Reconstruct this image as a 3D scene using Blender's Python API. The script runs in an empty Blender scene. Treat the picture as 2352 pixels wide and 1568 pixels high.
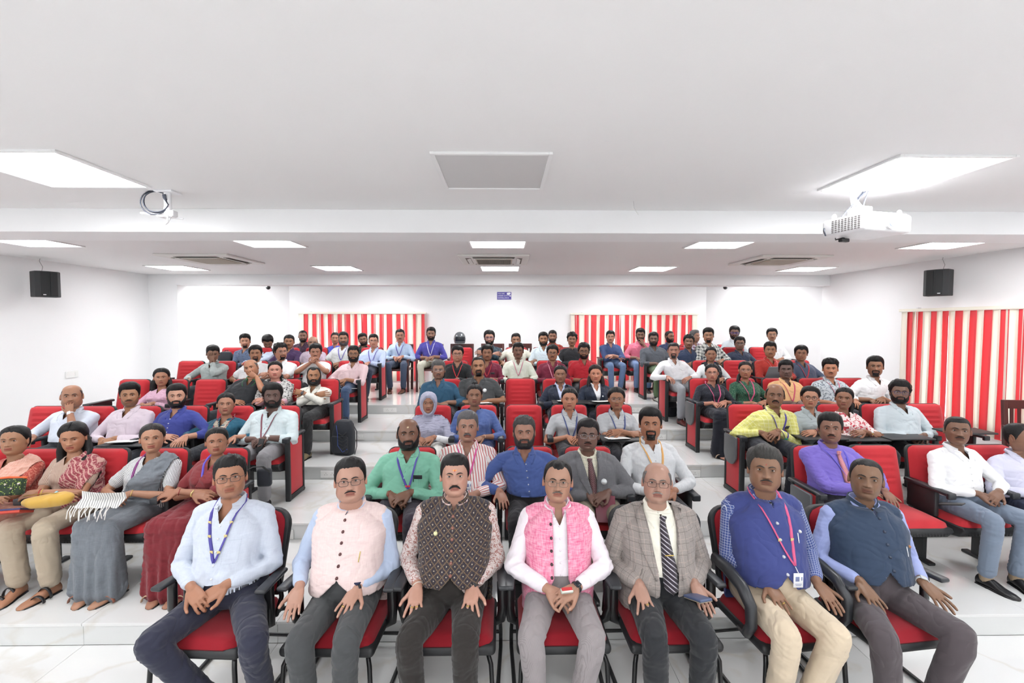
import bpy, bmesh, math, random
import numpy as np
from mathutils import Vector, Matrix
from mathutils.bvhtree import BVHTree

# ------------------------------------------------------------------ camera, world, exposure
F_PX, PW, PH = 1045.0, 2352.0, 1568.0
H = 2.13                                   # camera height above the front floor
PITCH = math.atan(44 / F_PX); YAW = math.atan(16 / F_PX)
SC = bpy.context.scene
COL = SC.collection
cd = bpy.data.cameras.new('camera'); cam = bpy.data.objects.new('camera', cd); COL.objects.link(cam)
cd.sensor_width = 36.0; cd.lens = F_PX / PW * 36.0; cd.clip_start = 0.05; cd.clip_end = 200
cam.location = (0, 0, H); cam.rotation_euler = (math.pi/2 - PITCH, 0, -YAW)
SC.camera = cam
SC.view_settings.view_transform = 'Standard'; SC.view_settings.look = 'None'
SC.view_settings.gamma = 1.0; SC.view_settings.use_curve_mapping = False
SC.view_settings.exposure = 0.36
W_ = bpy.data.worlds.new('world'); SC.world = W_; W_.use_nodes = True
W_.node_tree.nodes['Background'].inputs[0].default_value = (0.86, 0.93, 1.0, 1)
W_.node_tree.nodes['Background'].inputs[1].default_value = 3.0
PANEL = 17.0                               # emission strength of the ceiling light panels
random.seed(7); RNG = np.random.default_rng(7)

# ------------------------------------------------------------------ placing
_R = Matrix.Rotation(-YAW, 3, 'Z') @ Matrix.Rotation(math.pi/2 - PITCH, 3, 'X')
def at(px, py, y):
    """point of the place seen at pixel px,py that lies y metres into the room"""
    d = _R @ Vector(((px - PW/2)/F_PX, -(py - PH/2)/F_PX, -1.0))
    return Vector((d.x * y/d.y, y, H + d.z * y/d.y))
def at_z(px, py, z):
    d = _R @ Vector(((px - PW/2)/F_PX, -(py - PH/2)/F_PX, -1.0)); t = (z - H)/d.z
    return Vector((d.x*t, d.y*t, z))

# ------------------------------------------------------------------ materials
def srgb(c):
    if max(c) > 1.0: c = [x/255.0 for x in c]
    return tuple((x/12.92 if x <= .04045 else ((x+.055)/1.055)**2.4) for x in c) + (1.0,)
_mc = {}
class NT:
    def __init__(s, name):
        s.m = bpy.data.materials.new(name); s.m.use_nodes = True; s.t = s.m.node_tree
        s.b = s.t.nodes['Principled BSDF']; s.out = s.t.nodes['Material Output']
    def n(s, kind, **kw):
        nd = s.t.nodes.new(kind)
        for k, v in kw.items():
            if k.startswith('i_'):
                key = k[2:]; key = int(key) if key.isdigit() else key.replace('_', ' ')
                nd.inputs[key].default_value = v
            else: setattr(nd, k, v)
        return nd
    def l(s, a, b): s.t.links.new(a, b)
    def math(s, op, a, b=None, c=None):
        nd = s.t.nodes.new('ShaderNodeMath'); nd.operation = op
        for i, x in enumerate((a, b, c)):
            if x is None: continue
            if hasattr(x, 'links'): s.l(x, nd.inputs[i])
            else: nd.inputs[i].default_value = x
        return nd.outputs[0]
    def mix(s, f, a, b):
        nd = s.t.nodes.new('ShaderNodeMix'); nd.data_type = 'RGBA'
        for i, x in ((0, f), (6, a), (7, b)):
            if hasattr(x, 'links'): s.l(x, nd.inputs[i])
            else: nd.inputs[i].default_value = x
        return nd.outputs[2]
def plain(name, c, rough=.5, metal=0.0, spec=.5, coat=0.0):
    k = ('p', name, tuple(c), rough, metal)
    if k in _mc: return _mc[k]
    t = NT(name); t.b.inputs['Base Color'].default_value = srgb(c)
    t.b.inputs['Roughness'].default_value = rough; t.b.inputs['Metallic'].default_value = metal
    t.b.inputs['Specular IOR Level'].default_value = spec; t.b.inputs['Coat Weight'].default_value = coat
    _mc[k] = t.m; return t.m
def emit(name, c, s):
    t = NT(name); t.b.inputs['Base Color'].default_value = srgb(c)
    t.b.inputs['Emission Color'].default_value = srgb(c); t.b.inputs['Emission Strength'].default_value = s
    return t.m
def wallmat(name, c, bump=.02):
    t = NT(name); t.b.inputs['Roughness'].default_value = .7
    co = t.n('ShaderNodeTexCoord').outputs['Object']
    nz = t.n('ShaderNodeTexNoise', i_Scale=.8, i_Detail=3.0); t.l(co, nz.inputs['Vector'])
    c2 = [x*.985 for x in c]
    t.l(t.mix(nz.outputs['Fac'], srgb(c), srgb(c2)), t.b.inputs['Base Color'])
    n2 = t.n('ShaderNodeTexNoise', i_Scale=90.0, i_Detail=2.0); t.l(co, n2.inputs['Vector'])
    bp = t.n('ShaderNodeBump', i_Strength=bump, i_Distance=.01); t.l(n2.outputs['Fac'], bp.inputs['Height'])
    t.l(bp.outputs[0], t.b.inputs['Normal']); return t.m
def marble(name, c, rough=.09):
    t = NT(name); t.b.inputs['Roughness'].default_value = rough
    g = t.n('ShaderNodeNewGeometry').outputs['Position']
    w = t.n('ShaderNodeTexNoise', i_Scale=.9, i_Detail=6.0); t.l(g, w.inputs['Vector'])
    va = t.n('ShaderNodeVectorMath', operation='SCALE'); t.l(w.outputs['Color'], va.inputs[0]); va.inputs['Scale'].default_value = 1.4
    vb = t.n('ShaderNodeVectorMath', operation='ADD'); t.l(g, vb.inputs[0]); t.l(va.outputs[0], vb.inputs[1])
    vo = t.n('ShaderNodeTexVoronoi', feature='DISTANCE_TO_EDGE', i_Scale=1.1); t.l(vb.outputs[0], vo.inputs['Vector'])
    r = t.n('ShaderNodeValToRGB'); t.l(vo.outputs['Distance'], r.inputs[0])
    r.color_ramp.elements[0].position = 0.0; r.color_ramp.elements[0].color = (1, 1, 1, 1)
    r.color_ramp.elements[1].position = .035; r.color_ramp.elements[1].color = (0, 0, 0, 1)
    n3 = t.n('ShaderNodeTexNoise', i_Scale=1.7, i_Detail=2.0); t.l(g, n3.inputs['Vector'])
    f = t.math('MULTIPLY', r.outputs[0], t.math('MULTIPLY', n3.outputs['Fac'], .55))
    base = t.mix(n3.outputs['Fac'], srgb(c), srgb([x*.965 for x in c]))
    t.l(t.mix(f, base, srgb((196, 184, 162))), t.b.inputs['Base Color']); return t.m

def cloth(c, pat=None, c2=None, sc=1.0, rough=.85, fold=1.0, name='cloth', cw=False):
    """woven cloth with folds in relief; pat gives the print"""
    k = (tuple(c), pat, tuple(c2) if c2 else None, sc, rough, fold, cw)
    if k in _mc: return _mc[k]
    t = NT(name + '_' + (pat or 'plain')); t.b.inputs['Roughness'].default_value = rough
    t.b.inputs['Specular IOR Level'].default_value = .25
    t.b.inputs['Sheen Weight'].default_value = .15
    co = t.n('ShaderNodeTexCoord').outputs['Object']
    ds = lambda q: [x + .10*(sum(q)/3-x) for x in q]
    c = ds(c); c2 = ds(c2) if c2 else None
    A = srgb(c); B = srgb(c2) if c2 else srgb([x*.8 for x in c])
    sp = t.n('ShaderNodeSeparateXYZ'); t.l(t.n('ShaderNodeAttribute', attribute_name='cw').outputs['Vector'] if cw else co, sp.inputs[0]); X, Y, Z = sp.outputs
    def line(v, pitch, w):      # 1 on a thin line every pitch
        fr = t.math('FRACT', t.math('DIVIDE', v, pitch)); return t.math('LESS_THAN', fr, w)
    wz = t.n('ShaderNodeTexNoise', i_Scale=60.0*sc, i_Detail=3.0); t.l(co, wz.inputs['Vector'])
    colr = t.mix(t.math('MULTIPLY', wz.outputs['Fac'], .22), A, srgb([min(x*1.12, 255 if max(c) > 1 else 1)*.86 for x in c]))
    rz = t.n('ShaderNodeTexNoise', i_Scale=7.0, i_Detail=2.0); t.l(co, rz.inputs['Vector'])
    XW = t.math('ADD', X, t.math('MULTIPLY', rz.outputs['Fac'], .0015 if pat in ('check', 'tweed', 'diamond') else .008))
    ZW = t.math('ADD', Z, t.math('MULTIPLY', rz.outputs['Fac'], .0015 if pat in ('check', 'tweed', 'diamond') else .008))
    if pat == 'stripe':
        colr = t.mix(line(t.math('ADD', XW, t.math('MULTIPLY', Y, .35)), .034*sc, .36), colr, B)
    elif pat == 'fine':
        colr = t.mix(line(t.math('ADD', XW, Y), .008*sc, .3), colr, B)
    elif pat == 'check':
        m = t.math('MAXIMUM', line(t.math('ADD', XW, t.math('MULTIPLY', Y, .3)), .024*sc, .11), line(ZW, .024*sc, .11)); colr = t.mix(m, colr, B)
    elif pat == 'plaid':
        a = line(XW, .06*sc, .45); b = line(ZW, .06*sc, .45)
        colr = t.mix(t.math('MULTIPLY', t.math('ADD', a, b), .5), colr, B)
    elif pat == 'floral':
        vo = t.n('ShaderNodeTexNoise', i_Scale=55.0/sc, i_Detail=3.0, i_Distortion=1.5); t.l(co, vo.inputs['Vector'])
        colr = t.mix(t.math('GREATER_THAN', vo.outputs['Fac'], .54), colr, B)
    elif pat == 'dots':
        vo = t.n('ShaderNodeTexVoronoi', i_Scale=38.0/sc); t.l(co, vo.inputs['Vector'])
        colr = t.mix(t.math('LESS_THAN', vo.outputs['Distance'], .28), colr, B)
    elif pat == 'diamond':
        u = t.math('ADD', XW, Z); v = t.math('SUBTRACT', XW, Z); p = .046
        fu = t.math('ABSOLUTE', t.math('SUBTRACT', t.math('FRACT', t.math('DIVIDE', u, p)), .5))
        fv = t.math('ABSOLUTE', t.math('SUBTRACT', t.math('FRACT', t.math('DIVIDE', v, p)), .5))
        m = t.math('MAXIMUM', fu, fv)
        nz = t.n('ShaderNodeTexNoise', i_Scale=260.0, i_Detail=1.0); t.l(co, nz.inputs['Vector'])
        sp2 = t.mix(t.math('GREATER_THAN', nz.outputs['Fac'], .55), A, B)
        ring = t.math('MULTIPLY', t.math('GREATER_THAN', m, .2), t.math('LESS_THAN', m, .32))
        colr = t.mix(ring, sp2, srgb((48, 46, 62)))
        colr = t.mix(t.math('LESS_THAN', m, .07), colr, srgb((196, 190, 176)))
        colr = t.mix(t.math('GREATER_THAN', m, .46), colr, srgb((120, 100, 82)))
    elif pat == 'tweed':
        nz = t.n('ShaderNodeTexNoise', i_Scale=240.0, i_Detail=2.0); t.l(co, nz.inputs['Vector'])
        colr = t.mix(nz.outputs['Fac'], A, srgb([x*1.25 for x in c]))
        m = t.math('MAXIMUM', line(XW, .052, .05), line(ZW, .052, .05)); colr = t.mix(t.math('MULTIPLY', m, .8), colr, B)
        m = t.math('MAXIMUM', line(t.math('ADD', XW, .02), .052, .05), line(t.math('ADD', ZW, .02), .052, .05)); colr = t.mix(t.math('MULTIPLY', m, .5), colr, srgb([x*.55 for x in c]))
    elif pat == 'slub':
        mp = t.n('ShaderNodeMapping'); t.l(co, mp.inputs[0]); mp.inputs['Scale'].default_value = (1, 1, 7)
        nz = t.n('ShaderNodeTexNoise', i_Scale=26.0, i_Detail=4.0); t.l(mp.outputs[0], nz.inputs['Vector'])
        mp2 = t.n('ShaderNodeMapping'); t.l(co, mp2.inputs[0]); mp2.inputs['Scale'].default_value = (7, 1, 1)
        nz2 = t.n('ShaderNodeTexNoise', i_Scale=26.0, i_Detail=4.0); t.l(mp2.outputs[0], nz2.inputs['Vector'])
        f = t.math('MULTIPLY', t.math('SUBTRACT', t.math('ADD', nz.outputs['Fac'], nz2.outputs['Fac']), .75), 2.0)
        colr = t.mix(f, A, B)
    elif pat == 'tie':
        colr = t.mix(line(t.math('ADD', t.math('MULTIPLY', X, .75), Z), .024, .26), colr, B)
    elif pat == 'tiedots':
        a = line(t.math('ADD', X, Z), .013, .42); b = line(t.math('SUBTRACT', X, Z), .013, .42)
        colr = t.mix(t.math('MULTIPLY', a, b), colr, B)
    elif pat == 'ikat':
        a = line(t.math('ADD', ZW, X), .03*sc, .3); nz = t.n('ShaderNodeTexNoise', i_Scale=90.0); t.l(co, nz.inputs['Vector'])
        colr = t.mix(t.math('MAXIMUM', a, t.math('GREATER_THAN', nz.outputs['Fac'], .58)), colr, B)
    t.l(colr, t.b.inputs['Base Color'])
    mp = t.n('ShaderNodeMapping'); t.l(co, mp.inputs[0]); mp.inputs['Scale'].default_value = (1.0, 1.0, .62); mp.inputs['Rotation'].default_value = (.3, .5, .2)
    n1 = t.n('ShaderNodeTexNoise', i_Scale=6.5, i_Detail=1.5, i_Distortion=1.0); t.l(mp.outputs[0], n1.inputs['Vector'])
    rid = t.math('ABSOLUTE', t.math('SUBTRACT', n1.outputs['Fac'], .5))
    bp = t.n('ShaderNodeBump', i_Strength=.8*fold, i_Distance=.04); t.l(rid, bp.inputs['Height'])
    n2 = t.n('ShaderNodeTexNoise', i_Scale=420.0, i_Detail=1.0); t.l(co, n2.inputs['Vector'])
    b2 = t.n('ShaderNodeBump', i_Strength=.12, i_Distance=.002); t.l(n2.outputs['Fac'], b2.inputs['Height']); t.l(bp.outputs[0], b2.inputs['Normal'])
    t.l(b2.outputs[0], t.b.inputs['Normal'])
    t.m['cw'] = 1 if cw else 0
    _mc[k] = t.m; return t.m
def skin_mat():
    t = NT('skin'); a = t.n('ShaderNodeVertexColor', layer_name='Col')
    co = t.n('ShaderNodeTexCoord').outputs['Object']
    nz = t.n('ShaderNodeTexNoise', i_Scale=22.0, i_Detail=4.0); t.l(co, nz.inputs['Vector'])
    hs = t.n('ShaderNodeHueSaturation'); t.l(a.outputs['Color'], hs.inputs['Color'])
    t.l(t.math('ADD', .9, t.math('MULTIPLY', nz.outputs['Fac'], .2)), hs.inputs['Value'])
    t.l(hs.outputs[0], t.b.inputs['Base Color']); t.b.inputs['Roughness'].default_value = .42
    t.b.inputs['Specular IOR Level'].default_value = .42
    n2 = t.n('ShaderNodeTexNoise', i_Scale=330.0, i_Detail=2.0); t.l(co, n2.inputs['Vector'])
    bp = t.n('ShaderNodeBump', i_Strength=.12, i_Distance=.002); t.l(n2.outputs['Fac'], bp.inputs['Height']); t.l(bp.outputs[0], t.b.inputs['Normal'])
    return t.m
def hair_mat(c):
    k = ('hair', tuple(c))
    if k in _mc: return _mc[k]
    t = NT('hair'); co = t.n('ShaderNodeTexCoord').outputs['Object']
    mp = t.n('ShaderNodeMapping'); t.l(co, mp.inputs[0]); mp.inputs['Scale'].default_value = (1, .25, .35)
    nz = t.n('ShaderNodeTexNoise', i_Scale=240.0, i_Detail=3.0); t.l(mp.outputs[0], nz.inputs['Vector'])
    t.l(t.mix(nz.outputs['Fac'], srgb([x*.5 for x in c]), srgb([min(255, x*1.15) for x in c])), t.b.inputs['Base Color'])
    t.b.inputs['Roughness'].default_value = .45; t.b.inputs['Specular IOR Level'].default_value = .3
    bp = t.n('ShaderNodeBump', i_Strength=.6, i_Distance=.004); t.l(nz.outputs['Fac'], bp.inputs['Height']); t.l(bp.outputs[0], t.b.inputs['Normal'])
    _mc[k] = t.m; return t.m
def glass_mat(name, tint=(1, 1, 1), mixf=.12):
    t = NT(name); tr = t.n('ShaderNodeBsdfTransparent'); tr.inputs[0].default_value = (*tint, 1)
    gl = t.n('ShaderNodeBsdfGlossy'); gl.inputs['Roughness'].default_value = .05
    mx = t.n('ShaderNodeMixShader'); mx.inputs[0].default_value = mixf
    t.l(tr.outputs[0], mx.inputs[1]); t.l(gl.outputs[0], mx.inputs[2]); t.l(mx.outputs[0], t.out.inputs[0]); return t.m

# ------------------------------------------------------------------ meshes
class MB:
    """collects vertices and faces; build() links them as ONE mesh object"""
    def __init__(s): s.V = []; s.Q = []; s.T = []; s.n = 0
    def add(s, V, Q=None, T=None):
        V = np.asarray(V, float).reshape(-1, 3); s.V.append(V)
        if Q is not None and len(Q): s.Q.append(np.asarray(Q, int) + s.n)
        if T is not None and len(T): s.T.append(np.asarray(T, int) + s.n)
        s.n += len(V); return s
    def loft(s, R, closed=True, caps=True):
        R = np.asarray(R, float); n, m = R.shape[:2]; V = R.reshape(-1, 3)
        i = np.arange(n-1)[:, None]*m; j = np.arange(m if closed else m-1)[None, :]; j2 = (j+1) % m
        Q = np.stack([i+j, i+j2, i+m+j2, i+m+j], -1).reshape(-1, 4); T = []
        if caps:
            V = np.vstack([V, R[0].mean(0), R[-1].mean(0)]); k = n*m; a = np.arange(m); b = (a+1) % m
            T = np.vstack([np.stack([b, a, np.full(m, k)], -1), np.stack([(n-1)*m+a, (n-1)*m+b, np.full(m, k+1)], -1)])
        return s.add(V, Q, T)
    def tube(s, P, r, m=10, flat=1.0, up=(0, 0, 1), ends=True):
        P = np.asarray(P, float); n = len(P); r = np.full(n, float(r)) if np.isscalar(r) else np.asarray(r, float)
        if ends:
            t0 = P[0]-P[1]; t0 = t0/(np.linalg.norm(t0)+1e-9); t1 = P[-1]-P[-2]; t1 = t1/(np.linalg.norm(t1)+1e-9)
            P = np.vstack([P[0]+t0*r[0]*.95, P[0]+t0*r[0]*.6, P, P[-1]+t1*r[-1]*.6, P[-1]+t1*r[-1]*.95])
            r = np.concatenate([[r[0]*.3, r[0]*.8], r, [r[-1]*.8, r[-1]*.3]]); n += 4
        T = np.gradient(P, axis=0); T /= (np.linalg.norm(T, axis=1)[:, None]+1e-9)
        u = np.asarray(up, float); u = u - T[0]*u.dot(T[0])
        if np.linalg.norm(u) < 1e-3: u = np.array([1.0, .2, .1]); u = u - T[0]*u.dot(T[0])
        u /= np.linalg.norm(u); a = np.linspace(0, 2*np.pi, m, endpoint=False); R = []
        for i in range(n):
            u = u - T[i]*u.dot(T[i]); u /= (np.linalg.norm(u)+1e-9); w = np.cross(T[i], u)
            R.append(P[i] + r[i]*(np.cos(a)[:, None]*u*flat + np.sin(a)[:, None]*w))
        return s.loft(R)
    def box(s, c, d, rot=None):
        c = np.asarray(c, float); d = np.asarray(d, float)/2
        V = np.array([(x, y, z) for x in (-1, 1) for y in (-1, 1) for z in (-1, 1)])*d
        if rot is not None: V = V @ np.array(Matrix(rot).to_3x3()).T
        return s.add(V+c, [(0, 1, 3, 2), (4, 6, 7, 5), (0, 4, 5, 1), (2, 3, 7, 6), (0, 2, 6, 4), (1, 5, 7, 3)])
    def rbox(s, c, d, r=.02, rot=None, seg=3):
        bm = bmesh.new(); bmesh.ops.create_cube(bm, size=1.0)
        for v in bm.verts: v.co = Vector((v.co.x*d[0], v.co.y*d[1], v.co.z*d[2]))
        bmesh.ops.bevel(bm, geom=bm.edges[:], offset=min(r, min(d)*.49), segments=seg, affect='EDGES', profile=.5)
        M = (Matrix(rot).to_4x4() if rot is not None else Matrix())
        s.bm(bm, Matrix.Translation(Vector(c)) @ M); return s
    def bm(s, bm, M=None):
        if M is not None: bm.transform(M)
        bm.verts.index_update()
        V = [v.co[:] for v in bm.verts]; Q = []; T = []
        for f in bm.faces:
            ix = [v.index for v in f.verts]
            if len(ix) == 4: Q.append(ix)
            elif len(ix) == 3: T.append(ix)
            else: T += [(ix[0], ix[k], ix[k+1]) for k in range(1, len(ix)-1)]
        s.add(V, Q, T); bm.free(); return s
    def prism(s, pts, th, M=None, bev=0.0):
        """outline in x,z extruded along y by th"""
        bm = bmesh.new(); vs = [bm.verts.new((x, 0, z)) for x, z in pts]; f = bm.faces.new(vs)
        r = bmesh.ops.extrude_face_region(bm, geom=[f])
        for v in r['geom']:
            if isinstance(v, bmesh.types.BMVert): v.co.y += th
        bmesh.ops.recalc_face_normals(bm, faces=bm.faces[:])
        if bev:
            es = [e for e in bm.edges if abs(e.verts[0].co.y-e.verts[1].co.y) < 1e-6]
            bmesh.ops.bevel(bm, geom=es, offset=bev, segments=2, affect='EDGES', profile=.5)
        return s.bm(bm, M)
    def ball(s, c, r, m=12, n=8):
        r = np.asarray(r if np.ndim(r) else (r, r, r), float); th = np.linspace(.12, np.pi-.12, n); a = np.linspace(0, 2*np.pi, m, endpoint=False)
        R = np.stack([np.stack([np.sin(t)*np.cos(a)*r[0], np.sin(t)*np.sin(a)*r[1], np.full(m, np.cos(t)*r[2])], -1) for t in th])
        return s.loft(R[::-1] + np.asarray(c, float))
    def xf(s, M):
        A = np.array(M); s.V = [v @ A[:3, :3].T + A[:3, 3] for v in s.V]; return s
    def arr(s):
        return (np.vstack(s.V), np.vstack(s.Q) if s.Q else np.zeros((0, 4), int), np.vstack(s.T) if s.T else np.zeros((0, 3), int))
    def mesh(s, name):
        return to_mesh(name, *s.arr())
def to_mesh(name, V, Q, T, smooth=True):
    me = bpy.data.meshes.new(name); me.vertices.add(len(V)); me.vertices.foreach_set('co', np.asarray(V, np.float32).ravel())
    nl = len(Q)*4 + len(T)*3; me.loops.add(nl); me.polygons.add(len(Q)+len(T))
    me.loops.foreach_set('vertex_index', np.concatenate([np.asarray(Q, int).ravel(), np.asarray(T, int).ravel()]).astype(np.int32))
    me.polygons.foreach_set('loop_start', np.concatenate([np.arange(len(Q))*4, len(Q)*4+np.arange(len(T))*3]).astype(np.int32))
    me.update(calc_edges=True); me.validate()
    if smooth: me.polygons.foreach_set('use_smooth', np.ones(len(me.polygons), bool))
    return me
def obj(name, mb, mat, parent=None, smooth=False, loc=None, col=None):
    me = mb if isinstance(mb, bpy.types.Mesh) else mb.mesh(name)
    me.name = name
    if not smooth and not isinstance(mb, bpy.types.Mesh):
        me.polygons.foreach_set('use_smooth', np.zeros(len(me.polygons), bool))
    elif smooth == 'auto':
        me.set_sharp_from_angle(angle=.6)
    if mat is not None: me.materials.append(mat)
    if col is not None:
        a = me.color_attributes.new('Col', 'FLOAT_COLOR', 'POINT'); c = np.ones((len(me.vertices), 4), np.float32); c[:, :3] = col
        a.data.foreach_set('color', c.ravel())
    o = bpy.data.objects.new(name, me); COL.objects.link(o)
    if parent: o.parent = parent
    if loc is not None: o.location = loc
    return o
def tag(o, label, cat, group=None):
    o['label'] = label; o['category'] = cat
    if group: o['group'] = group
    return o
def thing(name, label, cat, loc=(0, 0, 0), rz=0, group=None):
    o = bpy.data.objects.new(name, None); COL.objects.link(o); o.empty_display_size = .1
    o.location = loc; o.rotation_euler = (0, 0, rz); return tag(o, label, cat, group)
def structure(name, mb, mat, parent=None):
    o = obj(name, mb, mat, parent); o['kind'] = 'structure'; return o
def dup(o, parent=None):
    c = o.copy(); COL.objects.link(c); c.parent = parent
    for ch in list(o.children): dup(ch, c)
    return c
def text_mesh(s, size, th=.001):
    cu = bpy.data.curves.new('lettering', 'FONT'); cu.body = s; cu.size = size; cu.extrude = th; cu.resolution_u = 2
    o = bpy.data.objects.new('lettering', cu); COL.objects.link(o)
    bpy.context.view_layer.update()
    me = bpy.data.meshes.new_from_object(o.evaluated_get(bpy.context.evaluated_depsgraph_get()))
    bpy.data.objects.remove(o); bpy.data.curves.remove(cu); return me
# ------------------------------------------------------------------ the room
RIS = .153
STEP_Y = [2.963, 4.104, 5.257, 6.382, 7.53]        # faces of the five risers
XL, XR, YB, CZ = -6.6, 6.12, 10.36, H + .884
M_WALL = wallmat('white_wall_paint', (243, 243, 244)); M_CEIL = wallmat('white_ceiling_paint', (238, 237, 237))
M_MARB = marble('white_marble', (232, 232, 231)); M_RIS = marble('white_marble_riser', (226, 227, 226), .12)
M_JOINT = plain('grey_joint', (176, 174, 170), .8)
def level(y): return RIS*sum(1 for s in STEP_Y if y >= s)
edges = [-2.2] + STEP_Y + [YB]
fl = MB()
for k in range(6):
    y0, y1, z = edges[k], edges[k+1] if k == 5 else edges[k+1], RIS*k
    fl.box(((XL+XR)/2, (y0+.03+YB)/2, z/2-.11 if k == 0 else z-RIS/2-.021), (XR-XL, YB-y0-.03, .18 if k == 0 else RIS))
floor = structure('floor', fl, M_JOINT)
def slab(x0, x1, y0, y1, z0, z1, nm, mat):
    b = MB().rbox(((x0+x1)/2, (y0+y1)/2, (z0+z1)/2), (x1-x0, y1-y0, z1-z0), .0015, seg=1)
    o = obj(nm, b, mat, floor); return o
for k in range(6):
    y0, y1, z = edges[k], edges[k+1], RIS*k
    ny = 4 if k == 0 else (2 if k == 5 else 1); nx = 10
    off = .0 if k % 2 == 0 else .1
    for a in range(ny):
        for b in range(nx):
            xa = XL + (XR-XL)*b/nx; xb = XL + (XR-XL)*(b+1)/nx
            ya = y0 + (y1-y0)*a/ny; yb_ = y0 + (y1-y0)*(a+1)/ny
            slab(xa+.001, xb-.001, ya+(.001 if a or k == 0 else -.012), yb_-.001, z-.02, z, 'floor_tile', M_MARB)
    if k:
        for b in range(nx):
            xa = XL + (XR-XL)*b/nx; xb = XL + (XR-XL)*(b+1)/nx
            slab(xa+.001, xb-.001, y0, y0+.02, z-RIS, z-.0205, 'riser_panel', M_RIS)
wt = .2
def wall_run(name, p, q, z0=-.2, z1=CZ+.1, holes=(), th=.2):
    """vertical wall from p to q; its face is the line, its body lies to the right-hand side of p->q; holes are (s0,s1,z0,z1) along it"""
    p = Vector((*p, 0)); q = Vector((*q, 0)); L = (q-p).length; d = (q-p)/L; n = Vector((d.y, -d.x, 0)); b = MB()
    rot = Matrix((d, -n, Vector((0, 0, 1)))).transposed()
    cuts = sorted({0.0, L, *[h[0] for h in holes], *[h[1] for h in holes]})
    for s0, s1 in zip(cuts[:-1], cuts[1:]):
        sm = (s0+s1)/2; segs = [(z0, z1)]
        for h in holes:
            if h[0] < sm < h[1]: segs = [(z0, h[2]), (h[3], z1)]
        for a, c in segs:
            ctr = p + d*sm + n*th/2; b.box((ctr.x, ctr.y, (a+c)/2), (s1-s0, th, c-a), rot)
    return structure(name, b, M_WALL)
ZT = H + .20
bl = (-4.62, -1.80); br = (1.50, 4.36)
wall_run('wall_back', (4.6, YB), (-4.86, YB), holes=[(4.6-br[1]+.1, 4.6-br[0]-.1, 5*RIS+.06, ZT-.08), (4.6-bl[1]+.1, 4.6-bl[0]-.1, 5*RIS+.06, ZT-.08)])
wall_run('wall_back_left', (-4.86, YB), (-6.07, 9.22)); wall_run('wall_back_right', (6.12, 8.72), (4.6, YB))
wall_run('wall_left_pillar', (-6.07, 9.22), (-6.07, 8.86)); wall_run('wall_left_return', (-6.07, 8.55), (XL, 8.55), th=.31)
wall_run('wall_left', (XL, 8.55), (XL, -2.2))
wall_run('wall_front', (XL, -2.2), (XR, -2.2))
wall_run('wall_right', (XR, -2.2), (XR, 8.72), holes=[(4.4+2.2, 6.7+2.2, .75, H+.14)])
structure('ceiling', MB().box(((XL+XR)/2, (YB-2.2)/2, CZ+.06), (XR-XL+.4, YB+2.2+.4, .12)), M_CEIL)
structure('trim_1', MB().rbox(((XL+XR)/2, 3.815, CZ-.09), (XR-XL, .39, .181), .004), M_WALL)
structure('trim_2', MB().rbox(((-6.07+XR)/2, 8.66, CZ-.097), (XR+6.07, .3, .195), .004), M_WALL)
# windows behind the blinds
M_ALU = plain('white_window_frame', (225, 227, 228), .4); M_PANE = glass_mat('window_glass', (.95, .98, .98), .08)
M_PANE2 = M_PANE
def window(nm, x0, x1, z0, z1, n, M):
    b = MB(); f = .05
    for x in np.linspace(x0+f/2, x1-f/2, n+1): b.box((x, 0, (z0+z1)/2), (f, .06, z1-z0))
    for z in (z0+f/2, z1-f/2): b.box(((x0+x1)/2, 0, z), (x1-x0, .06, f))
    w = structure(nm, b.xf(M), M_ALU)
    for k in range(n):
        a = x0+(x1-x0)*k/n; c = x0+(x1-x0)*(k+1)/n
        obj('pane', MB().box(((a+c)/2, .01, (z0+z1)/2), (c-a-f, .006, z1-z0-2*f)).xf(M), M_PANE, w)
window('window_1', bl[0]+.1, bl[1]-.1, 5*RIS+.06, ZT-.08, 3, Matrix.Translation((0, YB+.12, 0)))
window('window_2', br[0]+.1, br[1]-.1, 5*RIS+.06, ZT-.08, 3, Matrix.Translation((0, YB+.12, 0)))
window('window_3', 4.4, 6.7, .75, H+.14, 2, Matrix.Translation((XR+.12, 0, 0)) @ Matrix.Rotation(math.pi/2, 4, 'Z'))
# vertical blinds
def slat_mat(name, c):
    t = NT(name); t.b.inputs['Base Color'].default_value = srgb(c); t.b.inputs['Roughness'].default_value = .8
    tr = t.n('ShaderNodeBsdfTranslucent'); tr.inputs[0].default_value = srgb(c)
    mx = t.n('ShaderNodeMixShader'); mx.inputs[0].default_value = .38
    t.l(t.b.outputs[0], mx.inputs[1]); t.l(tr.outputs[0], mx.inputs[2]); t.l(mx.outputs[0], t.out.inputs[0])
    co = t.n('ShaderNodeTexCoord').outputs['Object']; w = t.n('ShaderNodeTexWave', i_Scale=60.0); t.l(co, w.inputs['Vector'])
    bp = t.n('ShaderNodeBump', i_Strength=.1, i_Distance=.002); t.l(w.outputs['Fac'], bp.inputs['Height']); t.l(bp.outputs[0], t.b.inputs['Normal']); return t.m
M_RED_SLAT = slat_mat('red_slat_fabric', (242, 92, 100)); M_CRM_SLAT = slat_mat('cream_slat_fabric', (252, 247, 236))
M_RAIL = plain('cream_rail', (240, 236, 222), .5)
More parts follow.
